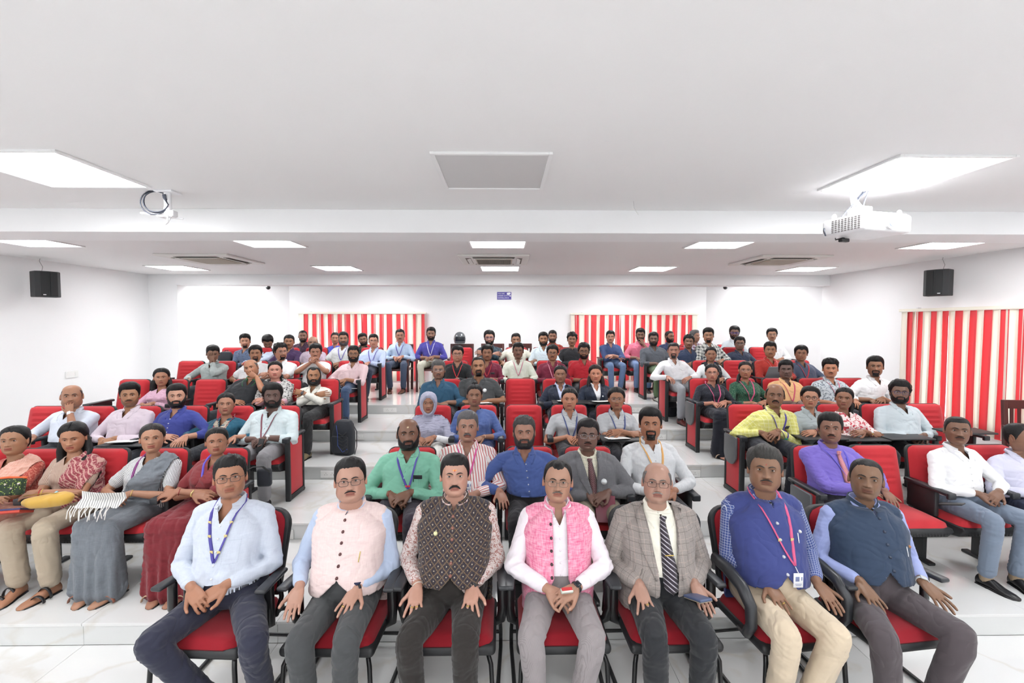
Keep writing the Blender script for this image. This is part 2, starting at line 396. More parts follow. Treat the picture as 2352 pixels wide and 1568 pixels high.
def blind(label, M, length, ztop, zbot, seed, gaps=()):
    r = random.Random(seed); t = thing('vertical_blind', label, 'blind', group=None); t.matrix_world = M
    obj('rail', MB().rbox((length/2, 0, ztop-.02), (length+.06, .045, .04), .006), M_RAIL, t)
    obj('bracket', MB().box((.25, .03, ztop+.005), (.03, .05, .02)).box((length-.25, .03, ztop+.005), (.03, .05, .02)), M_ALU, t)
    n = int(length/.0915); 
    for k in range(n):
        x = .05 + k*(length-.1)/(n-1); a = r.uniform(-.3, .15) - (.9 if k in gaps else 0); tw = r.uniform(-.15, .15)
        red = k % 2 == 1
        R = []
        for q, z in enumerate(np.linspace(zbot, ztop-.045, 10)):
            u = q/9; aa = a + tw*(1-u); xs = np.linspace(-.0635, .0635, 6)
            yc = .006*np.cos(xs/.0635*1.4)
            sw = .012*math.sin(u*2.2+seed+k*.7)*(1-u)
            R.append(np.stack([x + sw + xs*math.cos(aa)-yc*math.sin(aa), xs*math.sin(aa)+yc*math.cos(aa) + .0*k, np.full(6, z)], -1))
        b = MB().loft(R, closed=False, caps=False)
        s = obj('slat', b, M_RED_SLAT if red else M_CRM_SLAT, t, smooth=True)
        md = s.modifiers.new('thick', 'SOLIDIFY'); md.thickness = .0012
        obj('bottom_weight', MB().box((x, .006*math.cos(0), zbot-.006), (.09, .004, .012)), M_RAIL if not red else M_RED_SLAT, s)
    return t
blind('red and cream striped blind on the back wall at left', Matrix.Translation((bl[0], YB-.08, 0)), bl[1]-bl[0], ZT+.03, 5*RIS+.05, 3, (29, 27))
blind('red and cream striped blind on the back wall at right', Matrix.Translation((br[0], YB-.08, 0)), br[1]-br[0], ZT+.01, 5*RIS+.05, 5, (6, 24))
blind('large red and cream striped blind on the right side wall', Matrix.Translation((XR-.08, 6.85, 0)) @ Matrix.Rotation(-math.pi/2, 4, 'Z'), 2.75, H+.20, .70, 8, ())
# ceiling light panels
M_DIFF = emit('lit_diffuser', (251, 253, 254), PANEL); M_OFF = plain('unlit_diffuser', (205, 204, 204), .5); M_PFR = plain('panel_frame', (236, 236, 236), .4)
def panel(x, y, label, lit=True, grp=None):
    t = thing('ceiling_light', label, 'light', (x, y, CZ), group=grp); w = .31; b = MB()
    for s in (-1, 1): b.rbox((s*w, 0, -.006), (.022, .642, .014), .002, seg=1); b.rbox((0, s*w, -.006), (.598, .022, .014), .002, seg=1)
    obj('frame', b, M_PFR, t); obj('diffuser', MB().box((0, 0, -.004), (.598, .598, .005)), M_DIFF if lit else M_OFF, t); return t
colsx = [-5.2, -2.62, -.08, 2.42, 4.98]; nm5 = ['far left', 'left of centre', 'centre', 'right of centre', 'far right']
panel(-2.62, 2.72, 'large bright square light panel at upper left near a bare projector mount')
panel(-.07, 2.72, 'switched-off grey square light panel at the ceiling centre', False)
panel(2.40, 2.72, 'large bright square light panel above the white projector')
for i, x in enumerate(colsx):
    panel(x, 5.09, 'lit ceiling panel just behind the first beam, %s of its row of five' % nm5[i])
    panel(x + (-.1 if i < 2 else 0), 7.5, 'lit ceiling panel in the rear row before the second beam, %s of five' % nm5[i])
    panel(x, 9.15, 'lit ceiling panel over the rear platform behind the beam, %s of five' % nm5[i], grp='ceiling panels outside the view')
for i, x in enumerate(colsx):
    for y in (.2, -1.5): panel(x, y, 'added lit ceiling panel %s, %s of five' % ('above the viewpoint' if y > 0 else 'by the front wall', nm5[i]), grp='ceiling panels outside the view')  # unseen panels, added overhead and behind the camera to brighten the faces
for x in (-5.2, 4.98): panel(x, 2.72, 'lit ceiling panel beyond the %s edge of the view' % ('left' if x < 0 else 'right'), grp='ceiling panels outside the view')
# cassette air conditioners
M_AC = plain('ac_white_plastic', (226, 224, 220), .45); M_ACD = plain('ac_dark_slot', (120, 114, 106), .6); M_ACG = plain('ac_grille', (192, 184, 172), .6)
def cassette(x, label):
    t = thing('air_conditioner', label, 'air conditioner', (x, 6.42, CZ))
    obj('frame_plate', MB().rbox((0, 0, -.012), (.95, .95, .03), .012), M_AC, t)
    obj('intake_grille', MB().rbox((0, 0, -.034), (.5, .5, .016), .01), M_ACG, t)
    gb = MB()
    for v in np.linspace(-.22, .22, 18): gb.box((v, 0, -.044), (.006, .46, .004)); gb.box((0, v, -.045), (.46, .006, .004))
    obj('grille_bars', gb, M_ACD if abs(x) < 1 else M_ACG, t)
    for k in range(4):
        R = Matrix.Rotation(k*math.pi/2, 4, 'Z')
        obj('slot', MB().rbox((0, -.345, -.0275), (.56, .075, .006), .002).xf(R), M_ACD, t)
        obj('louvre', MB().rbox((0, -.335, -.036), (.54, .05, .006), .002, Matrix.Rotation(.35, 3, 'X')).xf(R), M_AC, t)
cassette(-4.05, 'square cassette air conditioner at left, beige centre'); cassette(-.15, 'square cassette air conditioner at the ceiling centre with fine grille'); cassette(3.85, 'square cassette air conditioner at right, beige centre')
# wall speakers
M_SPK = plain('speaker_black', (48, 50, 52), .6); M_SPG = plain('speaker_grille', (38, 40, 41), .75); M_SIL = plain('silver_badge', (210, 210, 212), .3, .6)
def speaker(loc, rz, s, label):
    t = thing('wall_speaker', label, 'speaker', loc, rz)
    out = [(-.13, .0), (-.13, -.16), (-.09, -.20), (0, -.215), (.09, -.20), (.13, -.16), (.13, .0)]
    R = [[(x, y, z) for x, y in out] for z in (-.175, -.168, .168, .175)]
    for q in (0, 3): R[q] = [(x*.96, y*.96, z) for x, y, z in R[q]]
    obj('cabinet', MB().loft(R), M_SPK, t)
    for sg in (-1, 1):
        a = (.004*sg, -.216); b = (.088*sg, -.203)
        obj('grille', MB().rbox(((a[0]+b[0])/2, -.213, 0), (.08, .01, .32), .004, Matrix.Rotation(sg*.15, 3, 'Z')), M_SPG, t)
    obj('badge', MB().rbox((.055*s, -.222, -.145), (.03, .004, .012), .001), M_SIL, t)
    obj('wall_bracket', MB().box((0, .03, 0), (.06, .07, .05)).box((0, .06, 0), (.1, .01, .14)), M_SPG, t)
    obj('cable', MB().tube([(0, .04, .17), (.02, .05, .25), (-.01, .06, .33), (0, .055, .37)], .003, 6), plain('grey_cable', (150, 150, 150), .5), t, smooth=True)
speaker((-6.40, 6.43, H+.52), math.radians(62), -1, 'black loudspeaker on the left side wall')
speaker((5.92, 6.12, H+.53), math.radians(-62), 1, 'black loudspeaker on the right side wall above the blind')
# surveillance cameras and sign
M_BLK = plain('black_plastic', (30, 31, 33), .4)
for px, lb in ((616, 'small black dome camera under the rear beam, left'), (1666, 'small black dome camera under the rear beam, right')):
    p = at(px, 660, 9.2); t = thing('dome_camera', lb, 'camera', p)
    obj('dome', MB().ball((0, 0, 0), .042), M_BLK, t, smooth=True); obj('base', MB().tube([(0, 0, .03), (0, 0, CZ-p.z)], .03, 12), M_AC, t, smooth=True)
p = at(1158, 679, YB-.012); t = thing('surveillance_sign', 'small purple notice with white lettering and camera symbol on back wall', 'sign', p)
obj('sign_board', MB().rbox((0, 0, 0), (.32, .012, .17), .003, seg=1), plain('sign_purple', (78, 66, 158), .5), t)
M_WHT = plain('sign_white', (240, 240, 245), .5)
for k, s in enumerate(('YOU ARE', 'UNDER CCTV', 'SURVEILLANCE')):
    o = obj('lettering', text_mesh(s, .037), M_WHT, t); o.rotation_euler = (math.pi/2, 0, 0); o.location = (-.145, -.008, .035-.048*k)
obj('camera_symbol', MB().prism([(.055, .05), (.075, .07), (.14, .075), (.145, .04), (.11, .015), (.07, .02)], .003, Matrix.Translation((0, -.009, 0))).prism([(.12, .0), (.15, .03), (.15, -.01)], .003, Matrix.Translation((0, -.009, -.01))).box((.115, -.008, .0), (.03, .003, .01)), M_WHT, t)
# projector mounts
M_PRJ = plain('projector_white', (238, 238, 240), .35); M_CBL = plain('dark_cable', (52, 56, 70), .45)
t = thing('projector', 'white projector hanging from the ceiling under the right light panel', 'projector', (2.40, 3.02, H+.635), math.radians(14))
obj('body', MB().rbox((0, 0, 0), (.40, .30, .115), .022, seg=4), M_PRJ, t, smooth='auto')
obj('top_cover', MB().rbox((.02, 0, .058), (.33, .26, .02), .01), M_PRJ, t, smooth='auto')
obj('lens_ring', MB().tube([(-.0, -.15, .0), (-.0, -.168, .0)], .048, 24, ends=False), M_PRJ, t, smooth='auto')
obj('lens', MB().tube([(0, -.16, 0), (0, -.172, 0)], .03, 20, ends=False), plain('lens_glass', (150, 160, 205), .08), t, smooth='auto')
vb = MB()
for i in range(9):
    for j in range(7): vb.box((-.2015, -.11+i*.022, -.038+j*.0125), (.003, .014, .006))
obj('vent', vb, plain('vent_dark', (110, 104, 104), .7), t)
for x, y in ((-.15, -.1), (.15, -.1), (.15, .1), (-.15, .1)): obj('foot', MB().tube([(x, y, .06), (x, y, .082)], .014, 12), M_PRJ, t, smooth=True)
obj('mount_base', MB().rbox((-.03, .02, .105), (.10, .1, .05), .01).tube([(-.03, .02, .12), (-.04, .05, .17)], .022, 12), M_PRJ, t, smooth='auto')
obj('mount_pole', MB().tube([(-.04, .05, .15), (-.05, .06, CZ-H-.64)], .018, 14).box((-.05, .06, CZ-H-.638), (.13, .09, .006)), M_PRJ, t, smooth='auto')
for k, pts in enumerate(([(-.17, .03, .06), (-.11, .04, .11), (-.02, .05, .19), (.0, .02, .243)], [(-.07, .0, .07), (-.065, .02, .13), (-.02, .03, .2), (.01, .01, .243)], [(-.03, .0, .12), (0, .01, .18), (.02, .0, .243)], [(-.21, .12, -.0), (-.235, .1, -.02), (-.22, .1, -.05)])):
    obj('cable', MB().tube(pts, .0045, 8), M_CBL, t, smooth=True)
obj('plug', MB().rbox((-.06, .1, -.075), (.07, .03, .025), .006).tube([(-.06, .1, -.06), (-.11, .12, -.07), (-.1, .13, -.04)], .005, 8), M_BLK, t)
t = thing('projector_mount', 'empty white projector bracket with looped dark cables at left', 'projector mount', (-2.31, 3.15, CZ))
obj('ceiling_plate', MB().rbox((.03, 0, -.006), (.12, .1, .012), .003), M_PRJ, t)
obj('pole', MB().tube([(.03, 0, 0), (.03, 0, -.115)], .022, 16).tube([(.02, 0, -.11), (.02, 0, -.17)], .016, 12).rbox((.055, -.0, -.15), (.05, .05, .04), .006), M_PRJ, t, smooth='auto')
obj('arm', MB().tube([(-.15, .0, -.145), (-.03, -.01, -.16), (.02, 0, -.172)], .007, 8).tube([(.02, 0, -.172), (.11, .02, -.178)], .007, 8).tube([(.02, 0, -.172), (.07, -.06, -.175), (.075, -.07, -.22)], .006, 8).tube([(.06, -.02, -.175), (.045, -.03, -.215), (.03, -.03, -.225)], .006, 8).box((.03, 0, -.173), (.1, .07, .006)), M_PRJ, t, smooth='auto')
for k, (cx, cz, rx, rz_) in enumerate(((-.035, -.075, .085, .068), (-.05, -.078, .093, .08), (-.045, -.07, .08, .075))):
    a = np.linspace(1.1 - .2*k, 6.0 + .1*k, 26); P = [(cx + rx*math.cos(q), -.02 + .006*k, cz + rz_*math.sin(q)) for q in a] + [(.022+.008*k, -.03, -.05), (.02+.008*k, -.03, -.03)]
    obj('cable', MB().tube(P, .0042, 8), M_CBL, t, smooth=True)
t = at(1455, 470, 3.35); w = MB()
for k in range(2): w.tube([(0, 0, .045), (.004, 0, .0), (.02+.004*k, 0, -.03), (.035+.004*k, 0, -.052)], .0016, 6)
tag(obj('ceiling_wire', w, plain('white_wire', (232, 232, 230), .5), loc=(t.x, t.y, CZ-.045), smooth=True), 'pair of thin white wires dangling from the ceiling', 'wire')
# sockets
M_SOC = plain('socket_white', (238, 238, 236), .4); M_SLOT = plain('socket_dark', (110, 110, 112), .6)
def socket(px, py, y, w, h, label, n=2, plug=True):
    p = at(px, py, y); t = thing('wall_socket', label, 'socket', (p.x, y-.008, p.z))
    obj('face_plate', MB().rbox((0, 0, 0), (w, .014, h), .004), M_SOC, t)
    if plug:
        for k in range(n):
            cx = (k-(n-1)/2)*w*.36; b = MB()
            for dx, dz in ((-.012, -.006), (.012, -.006), (0, .014)): b.box((cx+dx, -.0075, dz), (.004, .002, .01))
            obj('socket_holes', b, M_SLOT, t)
        obj('switch', MB().rbox((w*.4, -.009, 0), (w*.1, .006, h*.5), .001), M_SOC, t)
socket(896, 941, STEP_Y[4], .22, .075, 'socket plate on the topmost riser of the left aisle')
socket(823, 1003, STEP_Y[3], .16, .075, 'socket plate on the second riser from the top, left aisle', 1)
socket(757, 1088, STEP_Y[2], .20, .08, 'socket plate on the middle riser of the left aisle')
socket(669, 1226, STEP_Y[1], .05, .085, 'blank socket plate on the second lowest riser, left aisle', plug=False)
socket(1460, 941, STEP_Y[4], .20, .075, 'socket plate on the topmost riser of the right aisle')
socket(1518, 1003, STEP_Y[3], .14, .075, 'socket plate on the second riser from the top, right aisle', 1)
socket(1588, 1087, STEP_Y[2], .20, .08, 'socket plate on the middle riser of the right aisle')
for y, z, w, lb in ((5.85, .0, .24, 'faint white switch plate low on the left wall, nearer the front'), (7.0, .0, .2, 'faint white switch plate on the left wall beside the seats')):
    py = 877 if y < 6 else 859; zz = H - (py-741)/F_PX*y
    t = thing('switch_plate', lb, 'switch', (XL+.008, y, zz), math.pi/2)
    obj('face_plate', MB().rbox((0, 0, 0), (w, .014, .1), .004), M_SOC, t); obj('rocker', MB().rbox((w*.3, -.009, 0), (w*.2, .006, .06), .001), M_SOC, t)
# ------------------------------------------------------------------ seats
def fabric_red(name, c):
    t = NT(name); co = t.n('ShaderNodeTexCoord').outputs['Object']
    nz = t.n('ShaderNodeTexNoise', i_Scale=500.0, i_Detail=1.0); t.l(co, nz.inputs['Vector'])
    n2 = t.n('ShaderNodeTexNoise', i_Scale=6.0, i_Detail=2.0); t.l(co, n2.inputs['Vector'])
    f = t.math('MULTIPLY', t.math('ADD', nz.outputs['Fac'], n2.outputs['Fac']), .5)
    t.l(t.mix(f, srgb([x*.86 for x in c]), srgb([min(255, x*1.08) for x in c])), t.b.inputs['Base Color'])
    t.b.inputs['Roughness'].default_value = .8; t.b.inputs['Specular IOR Level'].default_value = .25; t.b.inputs['Sheen Weight'].default_value = .2
    bp = t.n('ShaderNodeBump', i_Strength=.25, i_Distance=.002); t.l(nz.outputs['Fac'], bp.inputs['Height']); t.l(bp.outputs[0], t.b.inputs['Normal']); return t.m
M_RED = fabric_red('red_upholstery', (200, 50, 58)); M_DRED = fabric_red('dark_red_upholstery', (150, 22, 36))
M_SHELL = plain('seat_shell_black', (40, 41, 43), .5); M_ARM = plain('armrest_black', (44, 46, 50), .35); M_TAB = plain('tablet_grey', (92, 94, 97), .4); M_TUBE = plain('black_tube', (24, 24, 26), .28)
def sstep(a, b, x):
    t = np.clip((x-a)/(b-a+1e-12), 0, 1); return t*t*(3-2*t)
def pad(w0, w1, h, r, th, grooves=(), gw=.13, nu=22, nv=34, bulge=.012):
    """padded cushion standing in the x,z plane, front towards -y"""
    v = np.linspace(0, 1, nv); u = np.linspace(-1, 1, nu); V, U = np.meshgrid(v, u, indexing='ij'); Z = V*h
    W = w0 + (w1-w0)*V
    top = np.clip((Z-(h-r))/r, 0, 1); bot = np.clip((r*.5-Z)/(r*.5), 0, 1)
    W = W - r*(1-np.sqrt(1-top**2*.999)) - r*.5*(1-np.sqrt(1-bot**2*.999))
    X = U*W
    e = np.minimum(1-np.abs(U)**7, 1-np.abs(2*V-1)**12); e = np.sqrt(np.clip(e, 0, 1))
    Y = -th*e - bulge*(1-U**2)*np.sin(np.pi*V)
    for g in grooves: Y = Y + .014*np.exp(-((Z-g)/.006)**2)*sstep(gw, gw-.03, np.abs(X)) - .006*np.exp(-((Z-g-.018)/.01)**2)*sstep(gw+.01, gw-.03, np.abs(X))
    F = np.stack([X, Y, Z], -1); Bk = np.stack([X, 0*Y+.004, Z], -1)
    b = MB(); b.loft(F, closed=False, caps=False); b.loft(Bk[:, ::-1], closed=False, caps=False); return b
def outline(w0, w1, h, r, n=6):
    P = [(-w0+.01, 0), (w0-.01, 0), (w0, .01)]
    for k in range(n+1): a = k*math.pi/2/n; P.append((w1-r+r*math.cos(a), h-r+r*math.sin(a)))
    for k in range(n+1): a = math.pi/2+k*math.pi/2/n; P.append((-w1+r+r*math.cos(a), h-r+r*math.sin(a)))
    return P + [(-w0, .01)]
BH = .53
LEAN = Matrix.Translation((0, -.10, .385)) @ Matrix.Rotation(-math.atan(.10/BH), 4, 'X')
me_back = pad(.212, .196, BH-.012, .05, .05, (.20, .255, .31, .365, .42)).xf(LEAN @ Matrix.Translation((0, -.002, .006))).mesh('backrest')
me_bshell = MB().prism(outline(.222, .205, BH, .055), .035, bev=.008).xf(LEAN).mesh('back_shell')
b = pad(.215, .205, .40, .05, .05, nv=20, bulge=.015); me_seat = b.xf(Matrix.Translation((0, -.12, .395)) @ Matrix.Rotation(-math.pi/2 - math.pi - .04, 4, 'X') @ Matrix.Rotation(math.pi, 4, 'Z')).mesh('seat_cushion')
V, Q, T = pad(.215, .205, .42, .05, .055, nv=20, bulge=.015).arr()
V = np.stack([V[:, 0], -.11 - V[:, 2], .385 - V[:, 1] + .02*V[:, 2]], -1); me_seat = to_mesh('seat_cushion', V, Q[:, ::-1], T)
sb = MB(); prof = [(-.10, .36), (-.10, .395), (-.53, .40), (-.545, .375), (-.50, .32), (-.35, .285), (-.18, .30)]
me_sshell = sb.prism([(y, z) for y, z in prof], .43, Matrix.Rotation(math.pi/2, 4, 'Z') @ Matrix.Translation((0, -.215, 0)), bev=.01).mesh('seat_shell')
hb = MB()
for i in range(15):
    for j in range(3): hb.box((-.17+i*.024+(j % 2)*.012, -.537+j*.012, .372-j*.018), (.008, .008, .008))
me_holes = hb.mesh('perforations')
ab = MB().rbox((0, -.27, .635), (.062, .40, .032), .014, seg=3).rbox((0, -.47, .625), (.064, .03, .05), .01)
me_arm = ab.mesh('armrest')
sb = MB().rbox((0, -.23, .52), (.04, .26, .21), .012).rbox((0, -.22, .22), (.035, .10, .44), .006).rbox((0, -.22, .012), (.06, .24, .024), .008)
me_stan = sb.mesh('support')
me_ep = MB().rbox((0, -.30, .335), (.03, .30, .56), .008).mesh('end_panel')
me_epf = MB().rbox((0, -.455, .32), (.05, .03, .64), .006).rbox((0, -.145, .32), (.05, .03, .64), .006).rbox((0, -.30, .03), (.05, .3, .05), .006).mesh('panel_frame')
P = outline(.125, .125, .30, .11)
me_ftab = MB().prism([(x, -z) for x, z in P], .02, Matrix.Rotation(math.pi/2, 4, 'Z'), bev=.003).mesh('folded_tablet')
for m_ in (me_back, me_seat): pass
SEATX = {}
def seat(x, B, z, label, grp, ends='', tab=False, first=False):
    SEATX.setdefault(round(B, 1), []).append(x)
    t = thing('auditorium_seat', label, 'seat', (x, B, z), group=grp)
    for nm, me, mt, sm in (('backrest', me_back, M_RED, 1), ('back_shell', me_bshell, M_SHELL, 0), ('seat_cushion', me_seat, M_RED, 1), ('seat_shell', me_sshell, M_SHELL, 0)):
        if not me.materials: me.materials.append(mt)
        o = bpy.data.objects.new(nm, me); COL.objects.link(o); o.parent = t
        if nm == 'seat_shell': h = bpy.data.objects.new('perforations', me_holes); COL.objects.link(h); h.parent = o; (me_holes.materials or me_holes.materials.append(M_BLK))
    sides = [(-.2525)] + ([.2525] if 'R' in ends or 'E' in ends else [])
    for sx in sides:
        for nm, me, mt in (('armrest', me_arm, M_ARM), ('support', me_stan, M_SHELL)):
            if not me.materials: me.materials.append(mt)
            o = bpy.data.objects.new(nm, me); COL.objects.link(o); o.parent = t; o.location = (sx, 0, 0)
        if (sx < 0 and 'l' in ends) or (sx > 0 and 'R' in ends):
            for nm, me, mt in (('end_panel', me_ep, M_RED), ('panel_frame', me_epf, M_SHELL)):
                if not me.materials: me.materials.append(mt)
                o = bpy.data.objects.new(nm, me); COL.objects.link(o); o.parent = t; o.location = (sx + (.012 if sx > 0 else -.012), 0, 0)
            if tab:
                if not me_ftab.materials: me_ftab.materials.append(M_TAB)
                o = bpy.data.objects.new('folded_tablet', me_ftab); COL.objects.link(o); o.parent = t; o.location = (sx-.047, -.30, .625)
    return t
ROWY = {'A': 3.90, 'B': 5.06, 'C': 6.20, 'D': 7.33, 'E': 8.42, 'F': 9.46}
ROWZ = {'A': RIS, 'B': 2*RIS, 'C': 3*RIS, 'D': 4*RIS, 'E': 5*RIS, 'F': 5*RIS}
LX = {'A': -2.40, 'B': -2.474, 'C': -2.456, 'D': -2.468, 'E': -2.45}
RX = {'A': 2.71, 'B': 2.71, 'C': 2.735, 'D': 2.735, 'E': 2.74}
NL = {'A': 6, 'B': 6, 'C': 6, 'D': 6, 'E': 6}; NR = {'A': 5, 'B': 5, 'C': 5, 'D': 5, 'E': 5}
ordn = ['front', 'second', 'third', 'fourth', 'fifth']; pos = ['first', 'second', 'third', 'fourth', 'fifth', 'sixth']
EMPTY = {}
for r, rn in zip('ABCDE', ordn):
    for k in range(NL[r]):
        seat(LX[r]-.507*k, ROWY[r], ROWZ[r], 'red auditorium seat, left block, %s tiered row, %s from the aisle' % (rn, pos[k]), 'red seats of the left block', 'R' if k == 0 else '')
    for k in range(5):
        seat(-.80+.505*k, ROWY[r], ROWZ[r], 'red auditorium seat, centre block, %s tiered row, %s from its left end' % (rn, pos[k]), 'red seats of the centre block', 'E' if k == 4 else '')
    for k in range(NR[r]):
        seat(RX[r]+.505*k, ROWY[r], ROWZ[r], 'red auditorium seat, right block, %s tiered row, %s from the aisle' % (rn, pos[k]), 'red seats of the right block', 'l' + ('E' if k == NR[r]-1 else '') if k == 0 or k == NR[r]-1 else '', tab=r in 'ABC')
for k, x in enumerate((2.18, 2.69)):
    seat(x, 9.46, 5*RIS, 'red seat on the rear platform before the right blind, %s from the left' % pos[k], 'red seats on the rear platform', 'E')
seat(.98, 9.5, 5*RIS, 'red seat on the rear platform under the man in the orange-red shirt', 'red seats on the rear platform', 'E')
for k, x in enumerate((-4.06, -3.41, -2.85)):
    seat(x, 9.5, 5*RIS, 'red seat on the rear platform before the left blind, %s of three' % pos[k], 'red seats on the rear platform', 'E')
for k, x in enumerate((3.29, 3.83, 4.61, 5.37)):
    seat(x, 9.42 - (.38 if k > 2 else 0), 5*RIS, 'red seat on the rear platform near the right corner, %s of four' % pos[k], 'red seats on the rear platform', 'E')
# open writing tablets in front of seats
def tablet(x, y, z, label, rz=0.0):
    t = thing('writing_tablet', label, 'writing tablet', (x, y, z), rz)
    obj('board', MB().rbox((0, 0, 0), (.46, .24, .018), .008), M_SHELL, t, smooth='auto')
    obj('hinge', MB().tube([(.2, .1, -.02), (.2, .2, -.04)], .012, 8), M_ARM, t, smooth='auto')
for px, py, r, lb in ((1975, 1006, 'B', 'open black writing tablet before the woman in the red floral kurta'), (1880, 1003, 'B', 'open black writing tablet before the short-haired woman in glasses'), (2075, 1003, 'B', 'open black writing tablet before the bearded man in the pale mint shirt'), (2215, 990, 'B', 'open black writing tablet at the last seat by the right wall'), (1430, 1006, 'B', 'open writing tablet before the seated woman in round glasses'), (1310, 923, 'C', 'open writing tablet before the left woman in navy blazer'), (1388, 924, 'C', 'open writing tablet before the right woman in navy blazer'), (297, 1018, 'B', 'open tablet with white papers before the lavender-shirted man')):
    p = at(px, py, ROWY[r]-.52); tablet(p.x, p.y, p.z, lb)

# front visitor chairs
def visitor_chair(x, y, rz, label, kind=0):
    t = thing('visitor_chair', label, 'chair', (x, y, 0), rz, 'chairs of the front row')
    V, Q, T = pad(.235, .235, .45, .07, .045, nv=22, bulge=.012).arr()
    V = np.stack([V[:, 0], .02 - V[:, 2], .425 - V[:, 1] + .03*V[:, 2]], -1)
    o = obj('seat', to_mesh('seat', V, Q[:, ::-1], T), M_DRED, t)
    sh = MB().rbox((0, -.205, .405), (.50, .47, .055), .026, Matrix.Rotation(-.03, 3, 'X'), 4)
    obj('seat_shell', sh, M_SHELL, t, smooth='auto')
    L = Matrix.Translation((0, .02, .46)) @ Matrix.Rotation(-.2, 4, 'X')
    bp = pad(.19, .215, .50, .09, .04, nv=26, bulge=.02).xf(L)
    obj('backrest', bp, M_DRED, t, smooth=True)
    obj('back_shell', MB().prism(outline(.205, .235, .515, .10), .05, bev=.015).xf(L @ Matrix.Translation((0, .004, -.008))), M_SHELL, t, smooth='auto')
    for s in (-1, 1):
        if kind == 0:
            obj('armrest', MB().rbox((s*.285, -.175, .665), (.062, .27, .026), .013, Matrix.Rotation(-.05, 3, 'X') @ Matrix.Rotation(s*.06, 3, 'Z'), 4), M_ARM, t, smooth='auto')
            obj('arm_support', MB().tube([(s*.282, -.20, .65), (s*.285, -.20, .50), (s*.275, -.18, .42), (s*.22, -.17, .39)], .018, 10, flat=1.6).tube([(s*.282, -.10, .65), (s*.29, -.09, .52), (s*.275, -.12, .43)], .014, 8), M_TUBE, t, smooth=True)
        else:
            P = [(s*.25, .03, .62), (s*.275, -.02, .70), (s*.285, -.16, .71), (s*.285, -.30, .685), (s*.283, -.375, .62), (s*.28, -.38, .52), (s*.27, -.33, .44), (s*.235, -.22, .40)]
            obj('armrest', MB().tube(P, [.022, .027, .03, .03, .028, .026, .024, .018], 12, flat=1.15), M_ARM, t, smooth=True)
        leg = [(s*.20, .0, .385), (s*.235, -.02, .395), (s*.26, .06, .36), (s*.27, .16, .12), (s*.27, .185, .035), (s*.27, .14, .016), (s*.26, -.1, .016), (s*.25, -.38, .016), (s*.245, -.425, .03), (s*.24, -.44, .08), (s*.225, -.425, .34), (s*.21, -.40, .375), (s*.17, -.36, .385)]
        P = []
        for i in range(len(leg)-1):
            for k in range(3): P.append([leg[i][j] + (leg[i+1][j]-leg[i][j])*k/3 for j in range(3)])
        obj('leg', MB().tube(P, .0125, 10), M_TUBE, t, smooth=True)
    obj('cross_bar', MB().tube([(-.27, .17, .10), (.27, .17, .10)], .011, 10), M_TUBE, t, smooth=True); obj('seat_rail', MB().tube([(-.2, -.05, .38), (.2, -.05, .38)], .011, 10), M_TUBE, t, smooth=True)
    return t
FRONTX = [-1.60, -.92, -.30, .31, .90, 1.55, 2.16]
FY = 2.66
flab = ['leftmost front chair under the man in the pale blue-grey shirt', 'front chair under the man in the pale pink waistcoat', 'front chair under the man in the dark patterned waistcoat', 'front chair under the man in the bright pink waistcoat', 'front chair under the man in the checked blazer', 'front chair with looping armrests under the man in the royal blue waistcoat', 'rightmost front chair under the man in the dark teal waistcoat']
for k, x in enumerate(FRONTX): visitor_chair(x, FY+.08, [-.06, -.03, 0, 0, .02, .1, .12][k], flab[k], 1 if k == 5 else 0)

# wooden chairs
M_WOOD = plain('dark_wood', (86, 48, 46), .35)
def wooden_chair(x, y, z, rz, label, back=True, h=.92):
    t = thing('wooden_chair', label, 'chair', (x, y, z), rz, 'dark wooden chairs')
    obj('seat', MB().rbox((0, -.2, .43), (.46, .44, .035), .01), M_WOOD, t)
    for s in (-1, 1):
        obj('leg', MB().rbox((s*.22, -.40, .31), (.04, .045, .62), .006), M_WOOD, t)
        obj('leg', MB().rbox((s*.22, .02, h/2), (.045, .045, h), .006, Matrix.Rotation(-.08, 3, 'X')), M_WOOD, t)
        obj('armrest', MB().rbox((s*.23, -.2, .63), (.055, .46, .028), .008), M_WOOD, t)
    obj('top_rail', MB().rbox((0, .055, h-.05), (.48, .03, .10), .01), M_WOOD, t)
    obj('lower_rail', MB().rbox((0, .03, .56), (.44, .025, .05), .006), M_WOOD, t)
    for v in np.linspace(-.15, .15, 5): obj('slat', MB().rbox((v, .042, (.58+h-.09)/2), (.032, .014, h-.09-.56), .003, Matrix.Rotation(-.05, 3, 'X')), M_WOOD, t)
    return t
wooden_chair(at(919, 860, 9.2).x, 9.3, 5*RIS, 0, 'dark wooden chair under the man in light blue shirt by the left blind')
wooden_chair(at(989, 860, 9.2).x, 9.3, 5*RIS, 0, 'dark wooden chair under the man in violet-blue shirt')
wooden_chair(at(1060, 860, 9.3).x, 9.42, 5*RIS, 0, 'dark wooden chair carrying the helmet on the rear platform')
wooden_chair(at(1196, 860, 9.3).x, 9.5, 5*RIS, 0, 'dark wooden chair at the rear behind the man in cream shirt')
wooden_chair(at(1131, 860, 9.3).x, 9.5, 5*RIS, 0, 'dark wooden chair behind the man in dark checked shirt')
p = at(2312, 930, 5.3); wooden_chair(p.x, 5.05, 2*RIS, math.radians(-10), 'dark wooden slatted chair beside the right side blind', h=.93)
